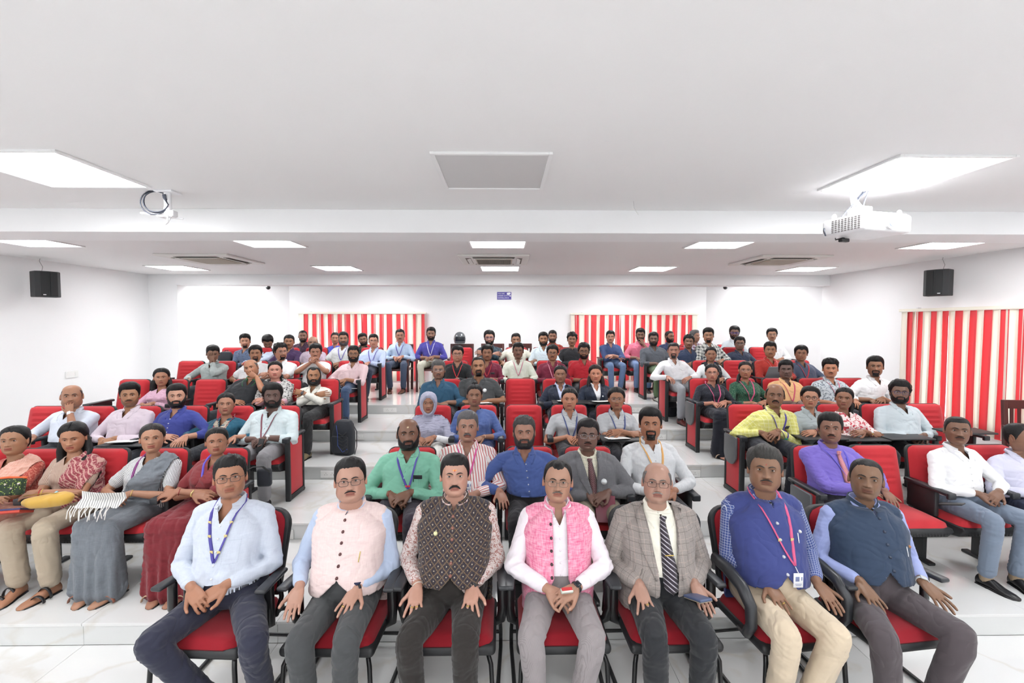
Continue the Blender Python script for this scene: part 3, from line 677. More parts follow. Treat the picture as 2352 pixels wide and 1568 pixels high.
# ------------------------------------------------------------------ people
def nrm(v): v = np.asarray(v, float); return v/(np.linalg.norm(v)+1e-9)
def pch(xk, yk, x):
    """monotone-ish cubic through knots"""
    xk = np.asarray(xk, float); yk = np.asarray(yk, float); d = np.gradient(yk, xk); i = np.clip(np.searchsorted(xk, x)-1, 0, len(xk)-2)
    h = xk[i+1]-xk[i]; t = (x-xk[i])/h
    return (2*t**3-3*t**2+1)*yk[i] + (t**3-2*t**2+t)*h*d[i] + (-2*t**3+3*t**2)*yk[i+1] + (t**3-t**2)*h*d[i+1]
# z, half width, front, back
PROF = np.array([(.1125, .008, .0, .018), (.110, .026, -.024, .044), (.101, .044, -.050, .064), (.088, .058, -.067, .080), (.070, .067, -.079, .092), (.045, .0725, -.0875, .098), (.020, .0745, -.0905, .098),
 (.0, .074, -.089, .096), (-.020, .0725, -.0885, .090), (-.040, .0695, -.0880, .079), (-.060, .0670, -.0865, .065), (-.078, .0615, -.0845, .056), (-.093, .0535, -.0800, .052), (-.104, .0450, -.0725, .051),
 (-.1115, .0390, -.0590, .052), (-.116, .0420, -.0420, .054), (-.122, .0480, -.0330, .056), (-.140, .0515, -.0340, .060), (-.165, .0560, -.0380, .066), (-.185, .0700, -.0440, .074), (-.200, .0800, -.0500, .078), (-.225, .0980, -.0580, .082), (-.27, .1120, -.0700, .085), (-.33, .1050, -.0750, .080)])
LODS = {0: (84, 84), 1: (60, 58), 2: (40, 40)}
def gs(x, s): return np.exp(-(x/s)**2)
_hg = {}
def head_grid(lod):
    if lod in _hg: return _hg[lod]
    nr, m = LODS[lod]; k = np.arange(len(PROF)); dens = np.array([1, 1, 1, 1.2, 1.3, 1.7, 2.2, 2.6, 2.6, 3, 3, 2.4, 1.9, 1.5, 1.2, 1, 1, 1, 1, .8, .7, .6, .5])
    c = np.concatenate([[0], np.cumsum(dens)]); t = np.interp(np.linspace(0, c[-1], nr), c, k)
    z, a, f, b = (pch(k, PROF[:, q], t) for q in range(4))
    u = np.linspace(-1, 1, m, endpoint=False); ph = np.pi*(u*.62 + .38*u**3)        # 0 = front, denser there
    _hg[lod] = (z, a, f, b, ph, t); return _hg[lod]
def head_surface(lod, q):
    z, a, f, b, ph, t = head_grid(lod); Z, PHI = np.meshgrid(z, ph, indexing='ij'); A = a[:, None].copy(); Fr = f[:, None]; Bk = b[:, None]
    jaw = sstep(-.02, -.09, Z)*sstep(-.20, -.15, Z)
    A = A*(1 + (q['wide']-1) + (q['jaw']-1)*jaw); A = A + q['fat']*.010*sstep(.0, -.08, Z)*sstep(-.19, -.14, Z)
    Fr = Fr - q['fat']*.008*sstep(-.10, -.12, Z)*sstep(-.2, -.15, Z)
    cs, sn = np.cos(PHI), np.sin(PHI); p = .92
    X = A*np.sign(sn)*np.abs(sn)**p; mid = .012
    Y = np.where(cs > 0, mid + (Fr-mid)*np.abs(cs)**.86, mid + (Bk-mid)*np.abs(cs)**.9)
    fw = np.clip(cs, 0, 1)**.6; ax = np.abs(X); d = np.zeros_like(X)
    d -= .0135*gs(ax-.030, .0165)*gs(Z-.003, .0120)                         # eye sockets
    d += .0062*gs(ax-.028, .024)*gs(Z-.0225, .008) - .002*gs(X, .006)*gs(Z-.012, .01)   # brow
    nl = np.clip((.014-Z)/.048, 0, 1); hgt = (.005+.0245*nl**1.25)*q['nose']; base = sstep(-.0435, -.0355, Z)*sstep(.026, .010, Z)
    d += hgt*gs(X, .0075+.0055*nl)*base
    d += .0105*q['nose']*gs(ax-.0130, .0062)*gs(Z+.0335, .0075)
    d += .0065*gs(ax-.044, .018)*gs(Z+.024, .018) + q['fat']*.006*gs(ax-.045, .022)*gs(Z+.05, .025)
    d += .0065*gs(X, .03)*gs(Z+.060, .018)
    lw = sstep(.027, .016, ax); zc = -.0625 + q['smile']*.006*(ax/.025)**2
    d += lw*(.0050*gs(Z-zc-.0055, .0042) + .0066*gs(Z-zc+.0062, .0048) - .0045*gs(Z-zc, .0022))
    d -= .0042*gs(X, .022)*gs(Z+.079, .006); d += .0065*gs(X, .018)*gs(Z+.095, .013)
    d -= .003*gs(ax-.030, .004)*gs(Z+.052, .012)*(1+q['smile'])
    Y = Y - d*fw
    return X, Y, Z, PHI, t
def paint_face(X, Y, Z, PHI, t, q, tone):
    c = np.ones(X.shape+(3,))*np.array(srgb(tone)[:3]); cs = np.cos(PHI); fr = sstep(.1, .5, cs); ax = np.abs(X)
    zc = -.0625 + q['smile']*.006*(ax/.025)**2; lip = sstep(.0265, .0225, ax)*sstep(.0125, .0095, np.abs(Z-zc-.0003))*fr
    L = np.array(srgb([tone[0]*.84, tone[1]*.62, tone[2]*.62] if not q.get('fem') else [tone[0]*.86, tone[1]*.52, tone[2]*.56])[:3])
    def mixc(c, w, col): return c*(1-w[..., None]) + np.array(col)*w[..., None]
    c = mixc(c, .75*lip, L); c = mixc(c, .8*lip*gs(Z-zc, .0012), np.array(srgb([tone[0]*.35, tone[1]*.22, tone[2]*.22])[:3]))
    c = mixc(c, .34*gs(ax-.031, .016)*gs(Z+.001, .013)*fr, np.array(srgb([x*.55 for x in tone])[:3]))     # darker tone round the eyes
    c = mixc(c, .85*gs(ax-.0068, .003)*gs(Z+.0395, .0022)*fr, np.array(srgb([x*.2 for x in tone])[:3]))      # nostrils
    c = mixc(c, .12*gs(ax-.045, .02)*gs(Z+.025, .02)*fr, np.array(srgb([min(255, tone[0]*1.12), tone[1]*.8, tone[2]*.75])[:3]))
    if q.get('stub', 0): c = mixc(c, q['stub']*beard_mask(X, Z, PHI, 'full', q), np.array(srgb([x*.28 for x in tone])[:3]))
    if q.get('bindi') is not None:
        col, w, h, z0 = q['bindi']; c = mixc(c, ((ax < w) & (np.abs(Z-z0) < h) & (cs > .4)).astype(float), srgb(col)[:3])
    if q.get('bindi2') is not None:
        col, w, h, z0 = q['bindi2']; c = mixc(c, ((ax < w) & (np.abs(Z-z0) < h) & (cs > .4)).astype(float), srgb(col)[:3])
    return c
def beard_mask(X, Z, PHI, kind, q):
    ph = np.abs(PHI); ax = np.abs(X)
    up = np.interp(ph, [0, .35, .6, .9, 1.2, 1.45, 1.6], [-.060, -.060, -.058, -.040, -.012, .012, .015])
    low = sstep(-.128, -.118, Z); m = sstep(.004, -.004, Z-up)*low*sstep(1.75, 1.6, ph)
    ms = sstep(-.042, -.046, Z)*sstep(-.060, -.056, Z)*sstep(.036, .030, ax)*(ph < 1)
    side = sstep(.024, .028, ax)*sstep(.040, .034, ax)*sstep(-.046, -.05, Z)*sstep(-.09, -.07, Z)*(ph < 1.2)
    lip = sstep(.028, .024, ax)*sstep(-.0755, -.0725, Z)*sstep(-.050, -.054, Z)
    if kind == 'goatee':
        m = (sstep(.034, .027, ax)*sstep(-.070, -.074, Z)*low*(ph < 1)); m = np.maximum(m, side*sstep(-.095, -.085, Z))
    m = np.maximum(m, side); m = np.maximum(m, ms)
    return np.clip(m*(1-lip), 0, 1)
HL = {  # hairline height against angle from the front
 'm': ([0, .5, .8, 1.05, 1.25, 1.40, 1.50, 1.62, 1.75, 2.1, 3.15], [.066, .068, .066, .045, .02, -.012, -.02, .022, .012, -.055, -.08]),
 'f': ([0, .5, .8, 1.05, 1.25, 1.45, 1.6, 1.75, 2.1, 3.15], [.078, .074, .062, .045, .022, .0, .004, .0, -.06, -.10]),
 'recede': ([0, .3, .6, .85, 1.05, 1.25, 1.40, 1.50, 1.62, 1.75, 2.1, 3.15], [.074, .078, .090, .082, .055, .02, -.012, -.02, .022, .012, -.055, -.08])}
def ns(V, f, s):
    r = np.random.default_rng(s); o = 0
    for k in range(4):
        w = r.normal(size=3)*f*(1.5**k); o = o + np.sin(V @ w + r.uniform(0, 6.28))/(1.4**k)
    return o/2.2
def shell(G, mask, thick, T, name, mat, parent, lod, rows, sink=.004, z0=.012):
    X, Y, Z = G; V = np.stack([X, Y, Z], -1)[:rows]; c = np.array([0, .012, z0]); c = np.broadcast_to(c, V.shape).copy(); c[..., 2] = np.minimum(z0, np.maximum(V[..., 2]*.6, -.09))
    n = V-c; n /= np.linalg.norm(n, axis=-1)[..., None]+1e-9
    mk = mask[:rows]; W = V + n*(mk*thick[:rows] - sink*(1-mk))[..., None] if np.ndim(thick) else V + n*(mk*thick - sink*(1-mk))[..., None]
    R, m = mk.shape; i = np.arange(R-1)[:, None]*m; j = np.arange(m)[None]; j2 = (j+1) % m
    Q = np.stack([i+j, i+j2, i+m+j2, i+m+j], -1).reshape(-1, 4); fm = mk.reshape(-1)[Q].max(1) > .02; Q = Q[fm]
    P = W.reshape(-1, 3); T3 = np.zeros((0, 3), int)
    if mk[0].max() > .5: P = np.vstack([P, W[0].mean(0)]); a = np.arange(m); T3 = np.stack([(a+1) % m, a, np.full(m, len(P)-1)], -1)
    used = np.unique(np.concatenate([Q.ravel(), T3.ravel()])); mp = np.full(len(P), -1); mp[used] = np.arange(len(used))
    if not len(used): return None
    return (T(P[used]), mp[Q], mp[T3])
def remesh(mb, vox, it=3, name='m'):
    me = mb.mesh('tmp'); o = bpy.data.objects.new('tmp', me); COL.objects.link(o)
    m = o.modifiers.new('r', 'REMESH'); m.mode = 'VOXEL'; m.voxel_size = vox
    if it: m = o.modifiers.new('s', 'SMOOTH'); m.factor = .5; m.iterations = it
    dg = bpy.context.evaluated_depsgraph_get(); ev = o.evaluated_get(dg); e = ev.to_mesh()
    V = np.empty(len(e.vertices)*3, np.float32); e.vertices.foreach_get('co', V); V = V.reshape(-1, 3).astype(float)
    L = np.empty(len(e.loops), np.int32); e.loops.foreach_get('vertex_index', L); n = np.empty(len(e.polygons), np.int32); e.polygons.foreach_get('loop_total', n)
    N = np.empty(len(e.vertices)*3, np.float32); e.vertices.foreach_get('normal', N); N = N.reshape(-1, 3).astype(float)
    s = np.concatenate([[0], np.cumsum(n)[:-1]]); q = s[n == 4]; t = s[n == 3]
    Q = np.stack([L[q+k] for k in range(4)], -1) if len(q) else np.zeros((0, 4), int); T = np.stack([L[t+k] for k in range(3)], -1) if len(t) else np.zeros((0, 3), int)
    ev.to_mesh_clear(); bpy.data.objects.remove(o); bpy.data.meshes.remove(me)
    return V, N, Q, T
def folds(V, N, amp, seed, spots=(), zs=.5):
    """ridges of cloth: stronger near the given spots (elbows, waist, knees)"""
    w = np.full(len(V), .35)
    for c, r in spots: w = np.maximum(w, np.exp(-((V-np.asarray(c))**2).sum(1)/r**2))
    P = V*np.array([1, 1, 1.0]); wr = P + .02*np.stack([ns(P, 14, seed), ns(P, 14, seed+1), ns(P, 14, seed+2)], -1)
    a = ns(wr*np.array([.55, .55, 1.35]), 34, seed+3); rid = 1-np.abs(a)*1.6; b = ns(wr, 12, seed+5)
    return V + N*(amp*(1.5*rid*w + .9*b*w))[:, None]
def cutmesh(V, Q, T, keep):
    """keep(face centre array)->bool"""
    Q = Q[keep(V[Q].mean(1))] if len(Q) else Q; T = T[keep(V[T].mean(1))] if len(T) else T
    used = np.unique(np.concatenate([Q.ravel(), T.ravel()])); mp = np.full(len(V), -1); mp[used] = np.arange(len(used)); return V[used], mp[Q], mp[T]
def ik(S, Wt, l1, l2, pole):
    S = np.asarray(S, float); Wt = np.asarray(Wt, float); d = np.linalg.norm(Wt-S)
    if d > (l1+l2)*.995: k = d/((l1+l2)*.995); l1 *= k; l2 *= k
    if d < abs(l1-l2)*1.05: d = abs(l1-l2)*1.05
    u = nrm(Wt-S); p = np.asarray(pole, float); p = nrm(p-u*p.dot(u)); a = (l1*l1-l2*l2+d*d)/(2*d); h = math.sqrt(max(l1*l1-a*a, 1e-6)); return S+u*a+p*h
def hand(mb, W, Fd, Np, sx, curl=.3, spread=.1, m=8, s=1.0, thumb=.5):
    """palm and five fingers; Fd finger direction, Np the way the palm looks; sx=-1/1 side of the body (image left/right)"""
    Fd = nrm(Fd); Np = np.asarray(Np, float); Np = nrm(Np-Fd*Np.dot(Fd)); Sd = np.cross(Fd, Np)*(1 if sx > 0 else -1)   # towards the thumb
    # person's left hand is at +x: with palm down and fingers forward the thumb points inwards (-x)
    if True:
        pass
    def p(a, b, c): return W + (Fd*a + Sd*b + Np*c)*s
    R = []; mm = max(m, 10); an = np.linspace(0, 2*np.pi, mm, endpoint=False)
    for a, wd, th, off in ((-.03, .026, .020, 0), (.0, .028, .019, 0), (.022, .036, .018, .002), (.05, .041, .0165, .003), (.08, .041, .0145, .001), (.094, .036, .011, 0)):
        R.append([p(a, off+wd*np.sign(math.cos(q))*abs(math.cos(q))**.8, th*.9*math.sin(q)) for q in an])
    mb.loft(R)
    base = [(.088, .0305, .070, .0088), (.094, .0105, .078, .0092), (.091, -.010, .072, .0088), (.083, -.0295, .057, .0078)]; tips = []
    for k, (a, b, L, r) in enumerate(base):
        sp = (1.5-k)*spread; d = math.cos(sp)*Fd + math.sin(sp)*Sd; P = [p(a-.025, b*.9, 0)]; q = p(a, b, 0); P.append(q); ang = curl*.55 + .05*k*curl; rr = [r*1.0, r*1.08]
        for sg, cu in ((.45, .75), (.31, .95), (.24, .6)):
            st = L*s*sg; ang2 = ang; mid = q + st*.5*(d*math.cos(ang2)+Np*math.sin(ang2)); q = q + st*(d*math.cos(ang2)+Np*math.sin(ang2)); P += [mid, q]; rr += [r*.93, r*.98]; ang += curl*cu
        rr = np.array(rr)*s; rr[-1] *= .82; rr[-2] *= .93; mb.tube(P, rr, m, up=Np); tips.append((P[-1], nrm(P[-1]-P[-2]), r*s*.8))
    t0 = p(.012, .024, .004); t1 = p(.040, .048, .012); t2 = p(.066, .060+.012*thumb, .014); t3 = p(.092, .060+.020*thumb, .012)
    mb.tube([p(.0, .012, .002), t0, t1, t2, t3], np.array([.016, .0175, .0135, .0105, .0085])*s, m, up=Np); tips.append((t3, nrm(t3-t2), .0085*s))
    return tips, Sd, -Np
SKIN = skin_mat(); M_LENS = glass_mat('spectacle_lens', (.97, .98, .985), .02); M_EYEG = glass_mat('x', (1, 1, 1), .1)
M_SHOE = plain('black_leather', (26, 25, 27), .32); M_NAIL = plain('finger_nail', (222, 176, 160), .3)
M_BTN = {}
BLK = (22, 20, 21)
# depth of the head, seat-back plane, tread height, size, level of detail
ROWS = {'0': (2.70, 2.74, 0.0, 1.0, 0), 'A': (3.68, 3.90, RIS, .95, 0), 'B': (4.83, 5.06, 2*RIS, .95, 1), 'C': (5.97, 6.20, 3*RIS, .95, 1), 'D': (7.10, 7.33, 4*RIS, .95, 2), 'E': (8.20, 8.42, 5*RIS, .95, 2), 'F': (9.15, 9.46, 5*RIS, .95, 2)}
TONES = {'l': (196, 148, 122), 'ml': (186, 136, 108), 'm': (168, 116, 86), 'md': (142, 94, 68), 'd': (118, 76, 56), 'dd': (94, 62, 50)}
NP_ = [0]
def person(label, px, py, row, tone='m', **k):
    NP_[0] += 1; seed = NP_[0]*13; rr = random.Random(seed); g = k.get
    d, yb, fz, s, lod = ROWS[row]; d += g('dd', 0); s *= g('s', 1.0); lod = g('lod', lod); fem = g('fem', False)
    hw = at(px, py, d)
    sxs = FRONTX if row == '0' else SEATX.get(round(ROWS[row][1], 1), [])
    near = min(sxs, key=lambda v: abs(v-hw.x)) if sxs else hw.x
    k.setdefault('hipx', max(-.26, min(.26, near-hw.x)) if abs(near-hw.x) < .3 else 0)
    yhip = yb - (.25 if row != '0' else .10) + g('dh', 0)
    o3 = Vector((hw.x + g('hipx', 0), yhip, fz)); Hc = np.array(hw-o3)/s
    tone = TONES[tone] if isinstance(tone, str) else tone
    ex_ = .84 + .22*min(1, max(0, (tone[0]-100)/80)); kk_ = (1.05 if tone[0] < 175 else .96) if row in '0A' else (1.16 if tone[0] < 175 else 1.06); tone = tuple(min(225, kk_* 255*(x/255)**ex_)*f_ for x, f_ in zip(tone, (.965, 1.0, 1.07 if tone[0] > 150 else 1.0)))
    # --- head
    q = dict(wide=g('wide', 1.05)*rr.uniform(.98, 1.02), jaw=g('jaw', rr.uniform(.95, 1.06))*(.93 if fem else 1), nose=g('nose', rr.uniform(.9, 1.12))*(.85 if fem else 1), smile=g('smile', rr.uniform(-.1, .35)), fat=g('fat', .25), fem=fem, stub=g('stub', 0.0), bindi=g('bindi'), bindi2=g('bindi2'))
    X, Y, Z, PHI, tt = head_surface(lod, q); G = (X, Y, Z)
    hs = g('hs', 1.0)*(.96 if fem else 1.0)*(1.0 if row == '0' else 1.035)
    yaw = math.atan2(hw.x, d)*.85 + math.radians(g('yaw', 0)); pit = math.atan2(H-hw.z, d)*.6 + math.radians(g('pitch', 0)); roll = math.radians(g('roll', rr.uniform(-2, 2)))
    Rm = np.array(Matrix.Rotation(-yaw, 3, 'Z') @ Matrix.Rotation(-pit, 3, 'X') @ Matrix.Rotation(roll, 3, 'Y'))
    def T(V):
        V = np.asarray(V, float); w = sstep(-.165, -.10, V[..., 2])[..., None]; R1 = (V*hs) @ Rm.T; return Hc + V*hs*(1-w) + R1*w
    fmask = (np.cos(PHI) > .1)
    fx, fy_, fz_ = X[fmask], Y[fmask], Z[fmask]
    def fy(x, z): return fy_[np.argmin((fx-x)**2+(fz_-z)**2)]
    col = paint_face(X, Y, Z, PHI, tt, q, tone)
    body = MB(); cols = []; base = np.array(srgb(tone)[:3])
    def addb(V, Q_, T_, c): body.add(V, Q_, T_); cols.append(np.broadcast_to(c, (len(V), 3)))
    hb = MB().loft(np.stack(G, -1)); V, Q_, T_ = hb.arr(); addb(T(V), Q_[:, ::-1], T_[:, ::-1], np.vstack([col.reshape(-1, 3), base[None], base[None]]))
    gz = {'0': .22, 'A': .16, 'B': .12}.get(row, .08)
    for sx in (-1, 1):     # ears
        e = MB(); a = np.linspace(0, 2*np.pi, 14, endpoint=False); R = []
        for w, hh, dp in ((-.010, .60, .55), (-.002, .9, .9), (.004, 1.0, 1.0), (.008, .98, .97), (.009, .86, .84), (.004, .72, .66), (.001, .3, .3)):
            R.append(np.stack([np.full(14, w), .017*dp*np.cos(a)+.004*np.sin(a), .031*hh*np.sin(a)], -1))
        e.loft(R); M = Matrix.Translation((sx*(.0715*q['wide']+.003), .012, -.004)) @ Matrix.Rotation(sx*.35, 4, 'Z') @ Matrix.Rotation(-.12, 4, 'X') @ Matrix.Diagonal((sx, 1, 1, 1)); e.xf(M)
        V, Q_, T_ = e.arr(); Q_ = Q_ if sx > 0 else Q_[:, ::-1]; addb(T(V), Q_, T_ if sx > 0 else T_[:, ::-1], base*np.array([1.05, .93, .9]))
        # eyes: ball with iris, lids over it
        if g('closed'): up0, lo0 = -.25, -.32
        else: up0, lo0 = g('eye', .34)+gz, -.33+gz*.7
        ex, ez = sx*.0315, .003; er = .0122; ey = fy(ex, ez) + er - .0052
        n1, m1 = (14, 18) if lod < 2 else (9, 12)
        th = np.linspace(.03, np.pi*.6, n1); an = np.linspace(0, 2*np.pi, m1, endpoint=False); R = []; C = []
        look = g('look', 0.0)
        for w in th:
            R.append(np.stack([np.sin(w)*np.cos(an), np.full(m1, -np.cos(w)), np.sin(w)*np.sin(an)], -1)*er)
            C.append(np.broadcast_to(np.array((.004, .003, .003)) if w < .22 else (np.array((.03, .014, .008)) if w < .47 else (np.array((.02, .012, .01)) if w < .55 else np.array((.52, .48, .46)))), (m1, 3)))
        b = MB().loft(R, caps=True); V, Q_, T_ = b.arr(); Mr = np.array(Matrix.Rotation(look, 3, 'Z') @ Matrix.Rotation(-gz, 3, 'X')); V = V @ Mr.T
        addb(T(V + (ex, ey, ez)), Q_, T_, np.vstack(C + [np.array([[.004, .003, .003]]), np.array([[.5, .46, .44]])]))
        for up, e0, e1 in ((1, up0, 1.5), (0, lo0, -1.5)):
            az = np.linspace(-1.45, 1.45, 13); el = np.linspace(e0, e1, 6); R = []; C = []
            for kk, e_ in enumerate(el):
                ee = e_*(1 - (.55 if kk == 0 else .3 if kk == 1 else 0)*np.abs(az/1.45)**2.2)
                rad = er*(1.07 + .05*min(kk, 2)); R.append(np.stack([rad*np.sin(az)*np.cos(ee*.9), -rad*np.cos(az)*np.cos(ee), rad*np.sin(ee)], -1))
                C.append(np.broadcast_to(base*(.12 if kk == 0 and up else .55 if kk == 0 else .8), (13, 3)))
            b = MB().loft(R, closed=False, caps=False); V, Q_, T_ = b.arr(); addb(T(V + (ex, ey+.0006, ez)), Q_ if up else Q_[:, ::-1], T_, np.vstack(C))
    # --- skeleton, all in body units
    bw = g('bw', 1.0)*(.90 if fem else 1.0); belly = g('belly', .02); turn = math.radians(g('turn', 0))
    P0 = np.array([-g('hipx', 0)*0, 0, .53]); Nk = Hc + np.array([0, .014, -.141])*hs; lean = Nk-P0; tl = np.linalg.norm(lean)
    tk = np.array([0, .12, .3, .45, .60, .73, .84, .925, 1.0]); ta = np.array([.178, .182, .168, .166, .176, .182, .150, .085, .058])*bw; tb = np.array([.118, .122, .115, .115, .118, .112, .092, .072, .056])*(.5+.5*bw)
    if fem: ta = ta*np.array([1.03, 1.05, .98, .93, .96, .97, .98, .95, .9])
    def torso(infl, t0=0.0, t1=1.0, n=16, m=28, front=0.0):
        R = []; a = np.linspace(0, 2*np.pi, m, endpoint=False)
        for t in np.linspace(t0, t1, n):
            c = P0 + lean*t + np.array([0, -.03*math.sin(math.pi*t)*0, 0]); A = np.interp(t, tk, ta)+infl; B = np.interp(t, tk, tb)+infl
            ca, sa = np.cos(a), np.sin(a); x = A*np.sign(ca)*np.abs(ca)**.85; bf = B + belly*gs(t-.30, .26)*1.3 + (.028*gs(t-.62, .13) if fem else .004) + front
            y = np.where(sa < 0, bf*np.sign(sa)*np.abs(sa)**.85, B*np.sign(sa)*np.abs(sa)**.85)
            if fem: y = y - np.where(sa < 0, .014*gs(t-.62, .1)*gs(np.abs(x)-.075, .05), 0)
            tr = turn*sstep(.1, .8, t); R.append(np.stack([c[0]+x*math.cos(tr)-y*math.sin(tr), c[1]+x*math.sin(tr)+y*math.cos(tr), np.full(m, c[2]) - .012*np.where(sa < 0, -sa, 0)*sstep(.8, 1, t)], -1))
        return R
    sw = .172*bw; sh = {}
    for sx in (-1, 1):
        v = Nk + np.array([sx*sw*math.cos(turn), sx*sw*math.sin(turn)+.012, -.090 - .01*g('droop', 0)]); sh[sx] = v + np.array(g('sh%d' % sx, (0, 0, 0)))
    chin = Hc + Rm @ np.array([0, -.085, -.10])
    pose = g('pose', 'lap'); pose = (pose, pose) if isinstance(pose, str) else pose
    arms = {}
    lapx = g('lapx', 0.0); lapz = g('lapz', 0.0); 
    for sx, ps in zip((-1, 1), pose):
        pole = (sx*.75, .35, -.65); curl = .3; spread = .1; th = .5
        if ps == 'lap': Wp = (lapx+sx*.078, -.215-.018*(sx > 0), .675+lapz+.02*(sx > 0)); Fd = (-sx*.86, -.42, -.28); Np = (0, .5, -.85); curl = .62; pole = (sx*.9, .2, -.5)
        elif ps == 'lap2': Wp = (lapx+sx*.085, -.20+.03*(sx > 0), .69+lapz); Fd = (-sx*.75, -.5, -.4); Np = (-sx*.4, .3, -.85); curl = .8; pole = (sx*.7, .25, -.6)
        elif ps == 'thigh': Wp = (sx*.185, -.175, .668); Fd = (-sx*.12, -.86, -.42); Np = (0, .4, -.9); curl = .18; spread = .2; th = 1.0; pole = (sx*.45, .5, -.6)
        elif ps == 'thighin': Wp = (sx*.155, -.185, .672); Fd = (-sx*.42, -.80, -.40); Np = (0, .4, -.9); curl = .2; spread = .22; th = 1.0; pole = (sx*.45, .5, -.6)
        elif ps == 'thighout': Wp = (sx*.20, -.15, .672); Fd = (sx*.18, -.86, -.42); Np = (-sx*.45, .35, -.8); curl = .22; spread = .06; th = .6
        elif ps == 'arm': Wp = (sx*.255, -.22, .70); Fd = (-sx*.25, -.9, -.3); Np = (0, .3, -.9); curl = .5; pole = (sx*.9, .5, -.3)
        elif ps == 'cross': Wp = (-sx*.085, -.215-.035*(sx > 0), .80+.03*(sx > 0)); Fd = (-sx*.92, .22, .1); Np = (0, .9, -.2); curl = .5; pole = (sx*.9, -.3, -.6)
        elif ps == 'crosslow': Wp = (-sx*.05, -.24-.035*(sx > 0), .72+.03*(sx > 0)); Fd = (-sx*.92, -.1, -.1); Np = (0, .6, -.8); curl = .4; pole = (sx*.9, -.1, -.6)
        elif ps == 'chin': Wp = chin + np.array([sx*.045, -.055, -.075]); Fd = (-sx*.35, .25, .9); Np = (-sx*.3, .95, 0); curl = .85; pole = (sx*.55, -.35, -.9)
        elif ps == 'mouth': Wp = chin + np.array([sx*.095, -.035, -.02]); Fd = (-sx*.85, -.05, .5); Np = (-sx*.2, .95, .1); curl = .8; pole = (sx*.7, -.3, -.9)
        elif ps == 'face': Wp = chin + np.array([sx*.03, -.055, -.01]); Fd = (-sx*.25, .02, .97); Np = (0, 1, 0); curl = .22; pole = (sx*.5, -.4, -.9)
        elif ps == 'fists': Wp = chin + np.array([sx*.05, -.075, -.06]); Fd = (-sx*.6, .05, .75); Np = (-sx*.7, .5, 0); curl = 1.0; pole = (sx*.9, -.4, -.7)
        else: Wp, Fd, Np, curl, spread, th, pole = ps
        Wp = np.asarray(Wp, float); E = ik(sh[sx], Wp, .285, .25, pole)
        if ps in ('thigh', 'lap', 'thighin', 'thighout'): pass
        arms[sx] = (E, Wp, Fd, Np, curl, spread, th)
    sl = g('sl', 'long'); vox = (.0075, .010, .014)[lod] if row != '0' else .006
    # arm and hand skin
    nm = 8 if lod == 0 else 6; tipsall = []
    for sx in (-1, 1):
        E, Wp, Fd, Np, curl, spread, th = arms[sx]; S = sh[sx]; hb = MB(); fwd = nrm(Wp-E)
        if sl == 'short': A0 = S + (E-S)*.35
        else: A0 = E + (Wp-E)*(.35 if sl == 'roll' else .55)
        path = ([A0, S+(E-S)*.75, E-(E-S)*.03, E+(Wp-E)*.12] if sl == 'short' else [A0]) + ([E+(Wp-E)*.4] if sl == 'short' else []) + [E+(Wp-E)*.72, Wp, Wp+nrm(Fd)*.01]
        rad = ([.047, .043, .040, .041] if sl == 'short' else [.037]) + ([.038] if sl == 'short' else []) + [.031, .0255, .025]
        hb.tube(path, np.array(rad)*(.9 if fem else 1)*(.5+.5*bw), 12)
        tips, Sd, _ = hand(hb, Wp+nrm(Fd)*.008, Fd, Np, sx, curl, spread, nm, .93 if fem else 1.0, th)
        if g('nohand%d' % sx): continue
        if lod == 0 or row in '0A':
            V, N, Q_, T_ = remesh(hb, .0036 if row == '0' else .0048, 2)
        else: V, Q_, T_ = hb.arr()
        c = np.broadcast_to(base*np.array([.97, .95, .94]), (len(V), 3)).copy()
        if row == '0' and tips:
            for tp, td, tr in tips:
                nb = -nrm(Np - nrm(Fd)*np.dot(Np, nrm(Fd))); w = np.exp(-(((V-(tp-td*.001+nb*tr*.8))**2).sum(1))/(.0068**2)); c = c*(1-.55*w[:, None]) + .55*w[:, None]*np.array(srgb([min(255, tone[0]*.9+50), min(255, tone[1]*.9+45), min(255, tone[2]*.9+45)])[:3])
        addb(V, Q_, T_, c); tipsall.append((sx, tips, Sd, Wp, nrm(Fd), nrm(np.asarray(Np, float)), nrm(Wp-E)))
    if fem or g('arms_skin'): pass
    root_me = None
    V, Q_, T_ = body.arr(); me = to_mesh('person', V*s, Q_, T_)
    root = obj('person', me, SKIN, loc=o3, col=np.vstack(cols)); tag(root, label, 'person', 'seated audience'); 
    def part(name, V, Q_, T_, mat, parent=None, smooth=True, sc=True, cw=None):
        me = to_mesh(name, np.asarray(V)*(s if sc else 1), Q_, T_, smooth)
        if mat.get('cw'): a_ = me.attributes.new('cw', 'FLOAT_VECTOR', 'POINT'); a_.data.foreach_set('vector', np.asarray(V if cw is None else cw, np.float32).ravel())
        return obj(name, me, mat, parent or root)
